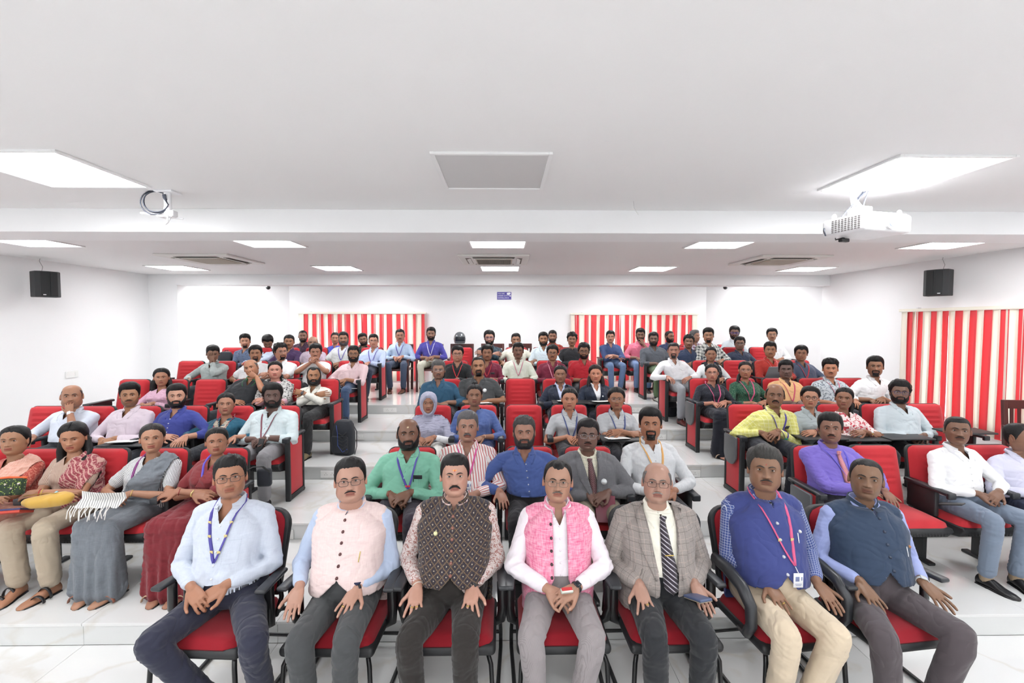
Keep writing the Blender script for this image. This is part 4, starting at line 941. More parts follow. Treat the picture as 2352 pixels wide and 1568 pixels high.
    def armcw(V):
        # thread direction: on the sleeves the weave follows the arm
        out = V.copy(); best = np.full(len(V), .085)
        for sx in (-1, 1):
            z0_ = 0.0
            for A_, B_ in ((sh[sx], arms[sx][0]), (arms[sx][0], arms[sx][1])):
                ab = B_-A_; L_ = np.linalg.norm(ab); u_ = ab/L_; tt = ((V-A_) @ u_); tc = np.clip(tt, 0, L_); dd_ = np.linalg.norm(V-(A_+tc[:, None]*u_), axis=1)
                e1 = nrm(np.array([0, -1, .3])-u_*np.array([0, -1, .3]).dot(u_)); e2 = np.cross(u_, e1); w_ = V-A_; an_ = np.arctan2(w_ @ e2, w_ @ e1)
                torso_in = (tt < .03) if z0_ == 0 else np.zeros(len(V), bool); m_ = (dd_ < best) & ~torso_in; m_ &= (sx*(V[:, 0]-Nk[0]) > .10*bw) | (z0_ > 0) & (dd_ < .062)
                out[m_] = np.stack([an_[m_]*.05, 0*an_[m_], -(z0_+tt[m_])], -1); best[m_] = dd_[m_]; z0_ += L_
        return out
    def pmb(name, mb, mat, parent=None, smooth=True): V, Q_, T_ = mb.arr(); return part(name, V, Q_, T_, mat, parent, smooth)
    # --- hair
    hc = g('hc', BLK); HM = hair_mat(hc); style = g('hair', 'short')
    z, a_, f_, b_, ph_, t_ = head_grid(lod); rows = int((z > -.125).sum()); phi = np.abs(PHI)
    hl = HL['f' if fem else ('recede' if style in ('recede',) else 'm')]; line = np.interp(phi, hl[0], hl[1]) + g('hl', 0)*np.cos(PHI).clip(0, 1)
    curly = g('curly', 0.0); Vn = np.stack([X, Y, Z], -1).reshape(-1, 3); nz = ns(Vn, 90, seed).reshape(X.shape); nf = ns(Vn, 260, seed+2).reshape(X.shape)
    mask = sstep(-.004, .008, Z-line + (.003*nf)); ramp = .30+.70*sstep(.0, .034, Z-line + .12*np.clip(Y+.02, 0, 1)); topw = sstep(.0, .115, Z); th_t, th_s = {'short': (.016, .008), 'crop': (.007, .005), 'thick': (.028, .012), 'quiff': (.036, .010), 'mop': (.032, .020), 'recede': (.012, .007), 'comb': (.021, .009), 'flat': (.011, .009), 'balding': (.004, .007), 'bald': (0, .003), 'f': (.018, .014), 'fthick': (.024, .021), 'fshort': (.026, .022)}.get(style, (.014, .008))
    thick = th_s + (th_t-th_s)*topw
    if style in ('quiff', 'comb', 'thick'): thick = thick + (.012*gs(X-.012, .045)*gs(Y+.06, .05)*topw)
    if style in ('comb', 'recede', 'flat'): thick = thick*(1-.5*gs(X-.035, .005)*sstep(.04, .08, Z)*sstep(.02, -.02, Y))
    if fem and style != 'fshort': thick = thick*(1-.55*gs(X, .004)*sstep(.03, -.01, Y))
    thick = thick*(1 + (.10+curly*.35)*nz) + curly*.005*nf
    if style not in ('balding', 'bald'): thick = thick*ramp
    if style in ('balding', 'bald'):
        cr = sstep(.062, .048, Z + .25*np.clip(Y, -1, 0) - .1*np.clip(Y, 0, 1)); mask = mask*cr*sstep(.85, 1.1, phi)
    if style == 'thin': mask = mask
    if style != 'none':
        r_ = shell(G, mask, thick, T, 'hair', HM, root, lod, rows, sink=.003)
        if r_ is not None: hair = part('hair', r_[0], r_[1][:, ::-1], r_[2][:, ::-1], HM)
    else: hair = None
    if g('hood'):
        rows2 = int((z > -.215).sum()); el = np.where((np.cos(PHI) > -.1), (X/.060)**2 + ((Z+.018)/.088)**2, 9); mk = sstep(.96, 1.12, el)
        r_ = shell(G, mk, .020 + .030*sstep(-.09, -.16, Z) + .003*nz, T, 'scarf', HM, root, lod, rows2, sink=-.004)
        V_ = r_[0]; part('head_scarf', V_, r_[1][:, ::-1], r_[2][:, ::-1], cloth(*g('hood')))
    # eyebrows
    eb = MB(); bz = g('browz', .0)
    for sx in (-1, 1):
        P = [(sx*x, fy(sx*x, zz+bz)-.0012, zz+bz) for x, zz in ((.013, .0195), (.021, .0235), (.031, .0255), (.040, .0235), (.047, .018))]
        eb.tube(T(np.array(P)), np.array([.0026, .0036, .0034, .0026, .001])*hs*(1.0 if fem else 1.6), 6, flat=.6, ends=True)
    pmb('eyebrows', eb, HM)
    # facial hair
    bd = g('beard', '')
    if 'm' in bd or 'M' in bd:
        mm = MB(); big = 1.55 if 'M' in bd else 1.0; mw = g('mw', .030)
        for sx in (-1, 1):
            P = [(sx*x, fy(sx*x, zz)-.0025*big, zz) for x, zz in ((.000, -.0478), (.010, -.0485), (.020, -.0515), (mw, -.057 if big == 1 else -.062))]
            mm.tube(T(np.array(P)), np.array([.0042, .0048, .0044, .0018*big])*hs*big, 8, flat=.8)
        pmb('moustache', mm, hair_mat(g('mc', hc)))
    if 'b' in bd or 'g' in bd:
        mk = beard_mask(X, Z, PHI, 'goatee' if 'g' in bd else 'full', q); tkn = g('bt', .006)*(1+.3*nf)+.004*gs(Z+.10, .02)*(1 if 'B' not in bd else 3)
        r_ = shell(G, mk, tkn, T, 'beard', HM, root, lod, rows, sink=.002, z0=-.03)
        if r_ is not None: part('beard', r_[0], r_[1][:, ::-1], r_[2][:, ::-1], hair_mat(g('bc', hc)))
    # long hair pieces
    ex = g('tail')
    if ex:
        hb = MB()
        if ex == 'bun': hb.ball((0, .105, -.01), (.042, .035, .04))
        if ex == 'topbun': hb.ball((0, .05, .135), (.035, .035, .028))
        if ex == 'pony': hb.tube([(0, .09, .0), (.01, .125, -.03), (.035, .12, -.10), (.06, .10, -.17)], [.02, .03, .026, .012], 10)
        if ex == 'side': hb.tube([(.02, .09, -.02), (.075, .06, -.09), (.09, .02, -.16), (.085, -.03, -.24), (.08, -.045, -.30)], [.03, .030, .027, .022, .01], 10)
        if ex == 'sideL': hb.tube([(-.02, .09, -.02), (-.075, .06, -.09), (-.09, .02, -.16), (-.085, -.03, -.24), (-.08, -.045, -.30)], [.03, .030, .027, .022, .01], 10)
        if ex == 'long':
            for sx in (-1, 1): hb.tube([(sx*.05, .05, .03), (sx*.078, .035, -.05), (sx*.092, .02, -.12), (sx*.10, -.01, -.19), (sx*.09, -.05, -.26)], [.03, .032, .032, .028, .014], 10); 
            hb.tube([(0, .08, .02), (0, .085, -.08), (0, .09, -.2)], [.06, .07, .06], 12)
        if ex == 'back': hb.tube([(0, .08, .02), (0, .09, -.08), (0, .085, -.2)], [.05, .068, .05], 12)
        V, Q_, T_ = hb.arr(); V = T(V); V = V + .004*ns(V, 120, seed)[:, None]; part({'bun': 'hair_bun', 'topbun': 'hair_bun', 'pony': 'ponytail'}.get(ex, 'long_hair'), V, Q_, T_, HM, hair)
    # spectacles
    gl = g('glasses')
    if gl:
        fr = MB(); ln = MB(); gc, gt, rnd = gl; zz = -.001; yl = min(fy(.031, .0)-.014, fy(0, -.0)-.006)
        for sx in (-1, 1):
            a = np.linspace(0, 2*np.pi, 25); w, h_ = (.0235, .0205) if rnd else (.025, .0155); pw = 1.0 if rnd else .6
            P = np.stack([sx*.0325 + w*np.sign(np.cos(a))*np.abs(np.cos(a))**pw, yl + .003*np.abs(np.cos(a))*0, zz-.001 + h_*np.sign(np.sin(a))*np.abs(np.sin(a))**pw], -1); P[:, 1] += .10*np.maximum(np.abs(P[:, 0])-.03, 0)
            if gt > .0014 or rnd or True: fr.tube(T(P), gt, 6, ends=False)
            ln.add(T(np.vstack([P[:-1], P[:-1].mean(0)])), None, [(k_, (k_+1) % 24, 24) for k_ in range(24)])
            fr.tube(T(np.array([(sx*.056, yl+.003, zz+.006), (sx*.066, yl+.018, zz+.006), (sx*.077*q['wide'], -.02, zz+.006), (sx*.079*q['wide'], .012, zz+.004)])), gt*1.05, 6)
        fr.tube(T(np.array([(-.009, yl+.001, zz+.003), (0, yl-.001, zz+.0055), (.009, yl+.001, zz+.003)])), gt*1.1, 6)
        go = pmb('glasses', fr, plain('spectacle_frame', gc, .3, .3)); pmb('lens', ln, M_LENS, go)
    # --- top garment
    st = g('top', ((200, 200, 200),)); TM = cloth(*st, cw=True)
    tm = MB(); loose = .003 if g('vest') and not g('vest').get('gap', 0) > .02 else .012
    tm.loft(torso(loose, 0 if not g('hem') else -.0, .985, 20, 30))
    for sx in (-1, 1):
        S = sh[sx]; E, Wp = arms[sx][:2]; inn = Nk + np.array([sx*.055*math.cos(turn), sx*.055*math.sin(turn)+.012, -.050]); kb = (.5+.5*bw)*(.88 if fem else 1)
        tm.tube([inn, (inn+S)/2 + np.array([0, 0, .008]), S], np.array([.046, .052, .060])*kb, 12)
        if sl == 'long': tm.tube([S, S+(E-S)*.4, S+(E-S)*.85, E, E+(Wp-E)*.15, E+(Wp-E)*.5, E+(Wp-E)*.82], np.array([.057, .055, .050, .049, .048, .042, .038])*kb, 14)
        elif sl == 'roll': tm.tube([S, S+(E-S)*.4, S+(E-S)*.85, E, E+(Wp-E)*.15, E+(Wp-E)*.42], np.array([.060, .056, .051, .050, .050, .047])*kb, 14)
        elif sl == 'short': tm.tube([S, S+(E-S)*.3, S+(E-S)*.62], np.array([.060, .061, .062])*kb, 14)
        elif sl == 'three': tm.tube([S, S+(E-S)*.4, S+(E-S)*.85, E, E+(Wp-E)*.5], np.array([.060, .056, .050, .050, .046])*kb, 14)
    V, N, Q_, T_ = remesh(tm, vox, 4 if lod == 0 else 2)
    sp_ = [(arms[x][0], .11) for x in (-1, 1)] + [(sh[x]+np.array([-x*.03, -.05, -.08]), .07) for x in (-1, 1)] + [(P0+lean*.15, .16)]
    V = folds(V, N, (.0055 if lod == 0 else .005)*g('fold', 1.0), seed, sp_)
    nb = Nk[2]; vdepth = g('vneck', .075 if not fem else .06); vw = g('vw', .55)
    tuck = g('tuck', not fem and g('collar', 1) != 0); tuckz = g('tuckz', .69 if row == '0' else .65)
    def inarm(c):
        m = np.zeros(len(c), bool)
        for sx in (-1, 1):
            for A_, B_, r_a in ((sh[sx], arms[sx][0], .070), (arms[sx][0], arms[sx][1], .058)):
                ab = B_-A_; tt = np.clip(((c-A_) @ ab)/ab.dot(ab), 0, 1); m |= ((c-(A_+tt[:, None]*ab))**2).sum(1) < (r_a*(.5+.5*bw))**2
        return m
    def vkeep(c, vd=None, ww=None):
        vd = vdepth if vd is None else vd; ww = vw if ww is None else ww
        ct, sn_ = math.cos(turn), math.sin(turn); rx = (c[:, 0]-Nk[0])*ct + (c[:, 1]-Nk[1])*sn_; ry = -(c[:, 0]-Nk[0])*sn_ + (c[:, 1]-Nk[1])*ct
        z0 = nb - vd - .01; return ~((ry < .01) & (np.abs(rx) < (c[:, 2]-z0)*ww) & (c[:, 2] > z0)) & ~((c[:, 2] > nb-.012) & (np.hypot(rx, ry) < .075)) & ~((c[:, 2] < (tuckz if tuck else -9)) & ~inarm(c))
    V, Q_, T_ = cutmesh(V, Q_, T_, vkeep)
    rx = (V[:, 0]-Nk[0])*math.cos(turn) + (V[:, 1]-Nk[1])*math.sin(turn); z0 = nb-vdepth-.01; wl = (V[:, 2]-z0)*vw; nr_ = (V[:, 1] < Nk[1]) & (wl > -.002) & (np.abs(np.abs(rx)-wl) < vox*1.2) & (V[:, 2] < nb-.008)
    if tuck: V[(V[:, 2] < tuckz+vox*.9) & ~inarm(V), 2] = tuckz
    V[nr_, 0] += np.where(rx[nr_] < 0, -1, 1)*np.maximum(wl[nr_], 0)-rx[nr_]
    topname = g('topname', 'shirt' if not fem else 'kurta'); top = part(topname, V, Q_, T_, TM, cw=armcw(V))
    bvs = [BVHTree.FromPolygons([Vector(v) for v in V], [list(map(int, f)) for f in Q_] + [list(map(int, f)) for f in T_])]
    def surf(x, z_, off=.003):
        best = None
        for b in bvs:
            h_ = b.ray_cast(Vector((x, -1.2, z_)), Vector((0, 1, 0)))
            if h_[0] is not None and (best is None or h_[0].y < best): best = h_[0].y
        return np.array([x, (best if best is not None else Nk[1]-.06)-off, z_])
    # collar
    if g('collar', not fem):
        cb = MB(); co2 = g('collarc'); CM = cloth(*co2, cw=True) if co2 else TM; cw = g('cw', 1.0)
        ca = math.cos(turn); sa = math.sin(turn); R = []
        mand = g('collar') == 'mandarin'; op = .10 if mand else .42
        for a in np.linspace(op, 2*np.pi-op, 26):
            fr_ = math.cos(a); x = .0625*math.sin(a)*hs*cw; y = (-.056*fr_ if fr_ > 0 else -.066*fr_)*cw + .006; side = abs(math.sin(a)); zt = .026 - .034*max(fr_, 0)**1.5; zb = -.018 - .040*max(fr_, 0)**2
            lo_ = 1.32; fl = 0 if mand else 1; tipz = zb - (.030*math.exp(-((min(a, 2*np.pi-a)-op)/.45)**2) if not mand else 0)
            pts = [(x*1.0, y, zb), (x*1.0, y, zt), (x*1.08, y*1.08-.001, zt+.003)] + ([(x*1.22, y*1.2, zt-.016), (x*1.42+math.copysign(.018, math.sin(a))*max(fr_, 0), y*1.36-.012*max(fr_, 0), tipz-.008)] if fl else [(x*1.1, y*1.1, zb)])
            row_ = [(Nk[0]+px_*ca-py_*sa, Nk[1]+px_*sa+py_*ca, nb+pz_) for px_, py_, pz_ in pts]
            if fl:      # lay the tip on the shirt
                h_ = surf(row_[-1][0], row_[-1][2], .004)
                if h_[1] < row_[-1][1] or fr_ > .3: row_[-1] = (row_[-1][0], h_[1], row_[-1][2])
            R.append(row_)
        cb.loft(R, closed=False, caps=False); co_ = pmb('collar', cb, CM, top)
        md = co_.modifiers.new('thick', 'SOLIDIFY'); md.thickness = .0022
    if g('badge'): c = surf(Nk[0]+.09, nb-.15, .005); pmb('round_badge', MB().tube([c+np.array([0, .005, 0]), c+np.array([0, -.002, 0])], .026, 20), plain('badge_white', (236, 238, 240), .35), top)
    if g('phonepocket'): c = surf(Nk[0]+.09, nb-.17, .006); pmb('pocket_phone', MB().rbox(c, (.07, .008, .03), .004), plain('phone_black', (50, 50, 54), .3), top); pmb('pocket_pen', MB().tube([surf(Nk[0]+.06, nb-.16, .008), surf(Nk[0]+.06, nb-.20, .008)], .003, 8), plain('pen_dark', (30, 60, 50), .3), top)
    # placket and buttons
    bt = g('btn')
    if bt and lod < 2:
        bb = MB(); n_ = 6; z1 = nb-.085 if not g('vneck') else nb-g('vneck')-.015
        for i_ in range(n_):
            zz = z1-(z1-.60)*i_/n_; c = surf(Nk[0]+(P0[0]-Nk[0])*(nb-zz)/.5, zz, .003); bb.tube([c+np.array([0, .003, 0]), c+np.array([0, -.001, 0])], .0055, 10)
        pmb('buttons', bb, plain('button', bt, .3), top); top.children[-1]['kind'] = 'stuff' if False else 'stuff'
    if g('pocket') and lod == 0:
        pb = MB(); x0 = Nk[0]+.055; x1 = Nk[0]+.135; z1 = nb-.17; z0 = nb-.28
        for A_, B_ in (((x0, z1), (x1, z1)), ((x0, z1), (x0, z0)), ((x1, z1), (x1, z0)), ((x0, z0), (x1, z0))):
            pb.tube([surf(A_[0]+(B_[0]-A_[0])*u, A_[1]+(B_[1]-A_[1])*u, .0005) for u in np.linspace(0, 1, 7)], .0014, 6)
        pmb('pocket_edge', pb, TM, top)
    # vest or jacket over the shirt
    vs = g('vest')
    if vs:
        VM = cloth(*vs['c'], cw=True); vm = MB(); infl = vs.get('infl', .022)
        vm.loft(torso(.012+infl*.75, -.10 if not vs.get('long') else -.16, .975, 24, 34))
        for sx in (-1, 1):
            S = sh[sx]; E, Wp = arms[sx][:2]; inn = Nk + np.array([sx*.055*math.cos(turn), sx*.055*math.sin(turn)+.012, -.050]); kb = (.5+.5*bw)*(.9 if fem else 1)
            if vs.get('sleeve'):
                vm.tube([inn, (inn+S)/2 + np.array([0, 0, .008]), S, S+(E-S)*.4, S+(E-S)*.85, E, E+(Wp-E)*.15, E+(Wp-E)*.5, E+(Wp-E)*.80], np.array([.060, .066, .070, .066, .061, .058, .056, .050, .045])*kb, 14)
            else: vm.tube([inn, (inn+S)/2 + np.array([0, 0, .010]), S - np.array([sx*.018, 0, -.004])], np.array([.052, .058, .064])*kb, 14)
        V, N, Q_, T_ = remesh(vm, vox, 4)
        V = folds(V, N, .004*vs.get('fold', 1), seed+40, sp_ if vs.get('sleeve') else [(P0+lean*.1, .2)])
        vd, vw_, zb0 = vs['v']; nar = vs.get('bot', .10); gap = vs.get('gap', 0)
        ct, sn_ = math.cos(turn), math.sin(turn)
        def rel(c): return (c[:, 0]-Nk[0]-(P0[0]-Nk[0])*(nb-c[:, 2])/.5)*ct + (c[:, 1]-Nk[1])*sn_*(1 if True else 0), c[:, 1]
        zv = nb-vd; zb = vs.get('zb', .60)
        def wopen(z_): return np.where(z_ > zv, (z_-zv)*vw_ + gap, np.where(z_ < zb, (zb-z_)*nar*10 + gap, gap - (1e-3 if gap == 0 else 0)))
        def vk(c):
            rx, yy = rel(c); base_ = ~((c[:, 2] > nb-.010) & (np.hypot(c[:, 0]-Nk[0], c[:, 1]-Nk[1]) < .078)); yc = P0[1]+(Nk[1]-P0[1])*np.clip((c[:, 2]-P0[2])/max(lean[2], .1), 0, 1)
            hem_ = vs.get('hem', 0); base_ = base_ & ~((c[:, 1] < P0[1]+.02) & (c[:, 2] < hem_-.15*np.maximum(np.abs(rx)-.10, 0)))
            return base_ & ~((yy < yc) & (np.abs(rx) < wopen(c[:, 2]))) & ~((c[:, 2] < .575) & (yy > yc) & False)
        V, Q_, T_ = cutmesh(V, Q_, T_, vk)
        # snap the ragged edge on to the opening line
        rx, yy = rel(V); wo = wopen(V[:, 2]); near = (yy < P0[1]+.0) & (np.abs(np.abs(rx)-wo) < vox*1.3) & (wo > .002); V[near, 0] += (np.sign(rx[near])*wo[near]-rx[near])
        vo = part(vs.get('name', 'waistcoat'), V, Q_, T_, VM, cw=armcw(V) if vs.get('sleeve') else None); md = vo.modifiers.new('thick', 'SOLIDIFY'); md.thickness = .003; md.offset = 1
        bvs.append(BVHTree.FromPolygons([Vector(v) for v in V], [list(map(int, f)) for f in Q_] + [list(map(int, f)) for f in T_]))
        if vs.get('collar'):
            cb = MB(); R = []
            for a in np.linspace(.30, 2*np.pi-.30, 26):
                fr_ = math.cos(a); x = .071*math.sin(a); y = (-.064*fr_ if fr_ > 0 else -.074*fr_)+.008; zt = .026-.034*max(fr_, 0)**1.5; zb_ = -.035-.030*max(fr_, 0)**2
                R.append([(Nk[0]+(x*f_)*ct-(y*f_)*sn_, Nk[1]+x*f_*sn_+y*f_*ct, nb+z_) for f_, z_ in ((1.16, zb_), (1.02, zt), (1.07, zt+.003), (1.24, zb_))])
            cb.loft(R, closed=False, caps=False); pmb('stand_collar', cb, VM, vo)
        if vs.get('lapel'):
            for sx in (-1, 1):
                pts_in = []; pts_out = []
                for u in np.linspace(0, 1, 12):
                    z_ = (nb+.005) + (zv-.01-(nb+.005))*u; wi = (z_-zv)*vw_+gap
                    wi = max(wi, gap); wid = (.030+.045*u/.42 if u < .42 else .072*(1-(u-.42)/.58)**.8)+.004
                    if .30 < u < .42: wid -= .012
                    for arr_, w_ in ((pts_in, wi-.002), (pts_out, wi+wid)):
                        x = Nk[0]+sx*w_+(P0[0]-Nk[0])*(nb-z_)/.5; c = surf(x, z_, .010)
                        if c[1] > Nk[1]+.02: c[1] = pts_out[-1][1] if arr_ is pts_out and pts_out else Nk[1]
                        arr_.append(c)
                R = [[pts_in[i_], (pts_in[i_]+pts_out[i_])/2+np.array([0, -.003, 0]), pts_out[i_]] for i_ in range(12)]
                lb_ = MB().loft(R, closed=False, caps=False); lo = pmb('lapel', lb_, VM, vo); md = lo.modifiers.new('thick', 'SOLIDIFY'); md.thickness = .008; md.offset = 0
        if vs.get('btn'):
            bb = MB(); side = vs.get('bside', 0); nbt = vs.get('nb', 5); z1 = nb-vs.get('btop', .03); z2 = zb+.01
            for i_ in range(nbt):
                zz = z1+(z2-z1)*i_/max(nbt-1, 1); xw = float(wopen(np.array([zz]))[0]) if side else 0
                c = surf(Nk[0]+(P0[0]-Nk[0])*(nb-zz)/.5 + (-(max(xw, 0)+.012) if side else -.0), zz, .004); pmb('button', MB().tube([c+np.array([0, .005, 0]), c+np.array([0, -.002, 0])], .0085, 12), plain('waistcoat_button', vs['btn'], .25, .1), vo)
        if vs.get('pin'):
            c = surf(Nk[0]+vs['pin'][0], nb+vs['pin'][1], .005); pmb('lapel_badge', MB().tube([c+np.array([0, .005, 0]), c+np.array([0, -.002, 0])], vs['pin'][2], 18), plain('badge', vs['pin'][3], .3, .2), vo)
        if vs.get('pen'):
            x_, z_ = vs['pen'][:2]; pmb('pen', MB().tube([surf(Nk[0]+x_, nb+z_, .006), surf(Nk[0]+x_-.004, nb+z_-.045, .006)], .003, 8), plain('pen', vs['pen'][2], .25, .6), vo)
            pmb('pocket_welt', MB().tube([surf(Nk[0]+x_-.045, nb+z_-.008, .002), surf(Nk[0]+x_, nb+z_-.004, .002), surf(Nk[0]+x_+.035, nb+z_, .002)], .0022, 6), VM, vo)
        if not gap and vs.get('seam', True):
            pmb('front_seam', MB().tube([surf(Nk[0]+(P0[0]-Nk[0])*(nb-zz)/.5+.006, zz, .0005) for zz in np.linspace(zv-.01, zb+.01, 16)], .0022, 6), VM, vo)
    # tie
    te = g('tie')
    if te:
        TI = cloth(*te['c']); zt = nb-.030; zb = te.get('zb', .56); tb_ = MB(); R = []; kx = te.get('dx', 0)
        yr = surf(Nk[0], nb-.085, .010)[1]; yt = surf(Nk[0], tuckz+.02, .012)[1]; yk = lambda z_, y_: min(y_, yr+(z_-(nb-.085))*.25) if z_ > nb-.085 else (yt-(tuckz+.02-z_)*.45 if z_ < tuckz+.02 else y_)
        for u in np.linspace(0, 1, 20):
            z_ = zt+(zb-zt)*u; w_ = (.015 if u < .05 else .014+.034*min(u*1.25, 1)); w_ = w_ if u < .93 else w_*max(.02, (1-u)/.07)
            x = Nk[0]+(P0[0]-Nk[0])*(nb-z_)/.5+kx*u; c = surf(x, z_, .010); c[1] = yk(z_, c[1]); R.append([c+np.array([-w_, .004, 0]), c+np.array([0, -.004, 0]), c+np.array([w_, .004, 0]), c+np.array([0, .005, 0])])
        tb_.loft(R); to = pmb('tie', tb_, TI)
        kn = MB(); c = surf(Nk[0], zt-.004, .012); c[1] = yk(c[2], c[1])-.004; kn.loft([[c+np.array([-w_, 0, dz]), c+np.array([0, -.012, dz]), c+np.array([w_, 0, dz]), c+np.array([0, .012, dz])] for w_, dz in ((.019, .014), (.022, .006), (.016, -.010), (.012, -.016))]); pmb('knot', kn, TI, to)
        if te.get('clip'): c = surf(Nk[0]+kx*.45, nb-.21, .017); pmb('tie_clip', MB().rbox(c, (.05, .004, .006), .001), plain('gold', (214, 186, 110), .25, .9), to)
    # lanyard
    la = g('lan')
    if la:
        lc, ldrop, card = la[:3]; lx = la[3] if len(la) > 3 else 0.0; rb = MB(); zc = nb-ldrop
        for sx in (-1, 1):
            P = [Nk + np.array([sx*.074, .035, .024]), Nk+np.array([sx*.084, -.01, .004])] if g('vest') else [Nk + np.array([sx*.066, .035, .020]), Nk+np.array([sx*.082, -.005, -.008])]
            for u in np.linspace(.10, 1, 12):
                x = Nk[0]+sx*.078*(1-u)**.8 + lx*u; P.append(surf(x, nb-.02-(ldrop-.02)*u, .006))
            rb.tube(P, .0095 if lod == 0 else .009, 6, flat=.22, up=(0, 1, 0), ends=False)
        lo = pmb('lanyard', rb, plain('lanyard_ribbon', lc, .5))
        if card:
            z0 = zc-.03; c = surf(Nk[0]+lx, zc-.02-.045, .010); c2 = surf(Nk[0]+lx, zc-.005, .008)
            pmb('clip', MB().tube([c2, c+np.array([0, 0, .04])], .003, 6), M_SIL, lo)
            pmb('id_card', MB().rbox(c, (.054, .003, .080), .001, seg=1), plain('card_white', (232, 234, 238), .3), lo)
            if lod == 0: pmb('card_print', MB().rbox(c+np.array([-.006, -.0022, .008]), (.022, .001, .026), .0004, seg=1).rbox(c+np.array([.0, -.0022, -.02]), (.036, .001, .003), .0004, seg=1).rbox(c+np.array([.0, -.0022, -.028]), (.03, .001, .003), .0004, seg=1).rbox(c+np.array([.018, -.0022, .01]), (.006, .001, .02), .0004, seg=1), plain('card_ink', (120, 130, 170), .5), lo)
        if la[4:5]:
            for sx in (-1, 1):
                for u in la[4][1]:
                    x = Nk[0]+sx*.078*(1-u)**.8 + lx*u; c = surf(x, nb-.02-(ldrop-.02)*u, .0105); pmb('ribbon_mark', MB().rbox(c, (.017, .003, .016), .0004, seg=1), plain('ribbon_mark', la[4][0], .5), lo)
    # watches, bangles, rings
    for w in g('wear', ()):
        kind, sx = w[:2]; E, Wp = arms[sx][:2]; dr = nrm(Wp-E); Nb = -nrm(np.asarray(arms[sx][3], float)); Nb = nrm(Nb-dr*Nb.dot(dr)); c = Wp + dr*(.002 if kind != 'bangle' else -.012); a = np.linspace(0, 2*np.pi, 25); S_ = np.cross(dr, Nb); rr_ = .0300*(.9 if fem else 1)
        ring = [c + rr_*(np.cos(q_)*Nb*.82 + np.sin(q_)*S_) for q_ in a]; wm = plain('watch_strap', w[2], .35, .6 if max(w[2]) > 120 else 0)
        ww = MB().tube(ring, .0085 if kind == 'watch' else .0035, 8, flat=.35 if kind == 'watch' else 1, up=Nb, ends=False) if kind == 'watch' else MB().tube(ring, .0028, 8, ends=False)
        wo = pmb('watch' if kind == 'watch' else ('bangle' if kind == 'bangle' else 'bracelet'), ww, wm)
        if kind == 'watch': f = c + Nb*rr_*.84; rot = Matrix((Vector(S_), Vector(dr), Vector(Nb))).transposed(); pmb('watch_face', MB().rbox(f, (.032, .036, .009), .004 if len(w) < 4 else .008, rot), plain('watch_face', w[3] if len(w) > 3 else (24, 26, 34), .15), wo)
    for sx, fi, rc in g('rings', ()):
        for s2, tips, Sd, Wp, Fd_, Np_, fw_ in tipsall:
            if s2 == sx and tips:
                tp, td, tr = tips[fi]; k0 = Wp + Fd_*(.095*1.04) + Sd*((.0105, -.010)[fi-1] if fi in (1, 2) else .03); c = k0 + (tp-k0)*.30; ax = nrm(tp-k0); u = nrm(np.cross(ax, Sd)); v = np.cross(ax, u); a = np.linspace(0, 2*np.pi, 17)
                pmb('ring', MB().tube([c+.0103*(np.cos(q_)*u+np.sin(q_)*v) for q_ in a], .0018, 6, ends=False).ball(c-Np_*.0105, (.005, .005, .003), 8, 6), plain('gold', (214, 186, 110), .25, .9))
    # --- lower garment, legs
    kd = g('legs', 'trousers'); pc = g('pants', ((52, 54, 60),)); PM = cloth(*pc); kn = {}; pm = MB(); kx = g('knee', (.13, .13)); sk = kd in ('saree', 'skirt')
    kdp = g('kd', .44)
    for i_, sx in enumerate((-1, 1)):
        hj = np.array([sx*.085, .0, .53]); K = np.array([sx*kx[i_] + g('kdx', 0), -kdp, .545]); A_ = np.array([sx*g('foot', (.12, .12))[i_] + g('kdx', 0) + g('fdx', 0), -kdp+.05+g('fy', 0), .09])
        if sk: K[0] *= .8; A_[0] *= .8
        kb = .5+.5*bw
        pm.tube([hj+np.array([0, .05, 0]), hj+(K-hj)*.25, hj+(K-hj)*.6, K+np.array([0, .02, 0])], np.array([.095, .092, .078, .066])*kb, 14)
        lr = g('lr', 1.0)
        pm.tube([K+np.array([0, .01, -.004]), K+(A_-K)*.12, K+(A_-K)*.5, K+(A_-K)*.93], np.array([.064, .064, .060, .056])*kb*lr, 14); kn[sx] = (hj, K, A_)
    if sk:
        KL, KR = kn[-1][1], kn[1][1]; AL, AR = kn[-1][2], kn[1][2]
        pm.tube([np.array([0, .0, .54]), np.array([0, -.2, .555]), (KL+KR)/2+np.array([0, .0, -.01])], [.10, .095, .075], 14)
        for w_ in (.25, .5, .75): K_ = KL+(KR-KL)*w_; A2 = AL+(AR-AL)*w_; pm.tube([K_, K_+(A2-K_)*.5+np.array([0, -.03, 0]), A2+np.array([0, -.06, -.02])], [.066, .085, .105], 12)
        for A2, K_ in ((AL, KL), (AR, KR)): pm.tube([K_, (K_+A2)/2+np.array([0, -.03, 0]), A2+np.array([0, -.05, -.02])], [.066, .08, .10], 12)
    pm.ball((0, .01, .545), (.175*bw, .12, .085))
    pm.loft(torso(.004, 0, min(.5, (g('tuckz', .69 if row == '0' else .65)+.03-.53)/lean[2]) if not fem else .2, 9, 26))
    if not g('nolegs'):
        V, N, Q_, T_ = remesh(pm, vox*1.15, 4); V = folds(V, N, .0038 if not sk else .0055, seed+60, [(kn[x][1], .13) for x in (-1, 1)] + [(kn[x][2]+np.array([0, 0, .06]), .09) for x in (-1, 1)] + [((0, -.03, .56), .13)])
        if sk: z_ = sstep(.5, .1, V[:, 2]); V[:, 0] += N[:, 0]*.012*np.sin(V[:, 0]*75+V[:, 1]*20)*z_; V[:, 1] += N[:, 1]*.014*np.sin(V[:, 0]*75+V[:, 1]*20)*z_
        V[:, 2] = np.maximum(V[:, 2], .008)
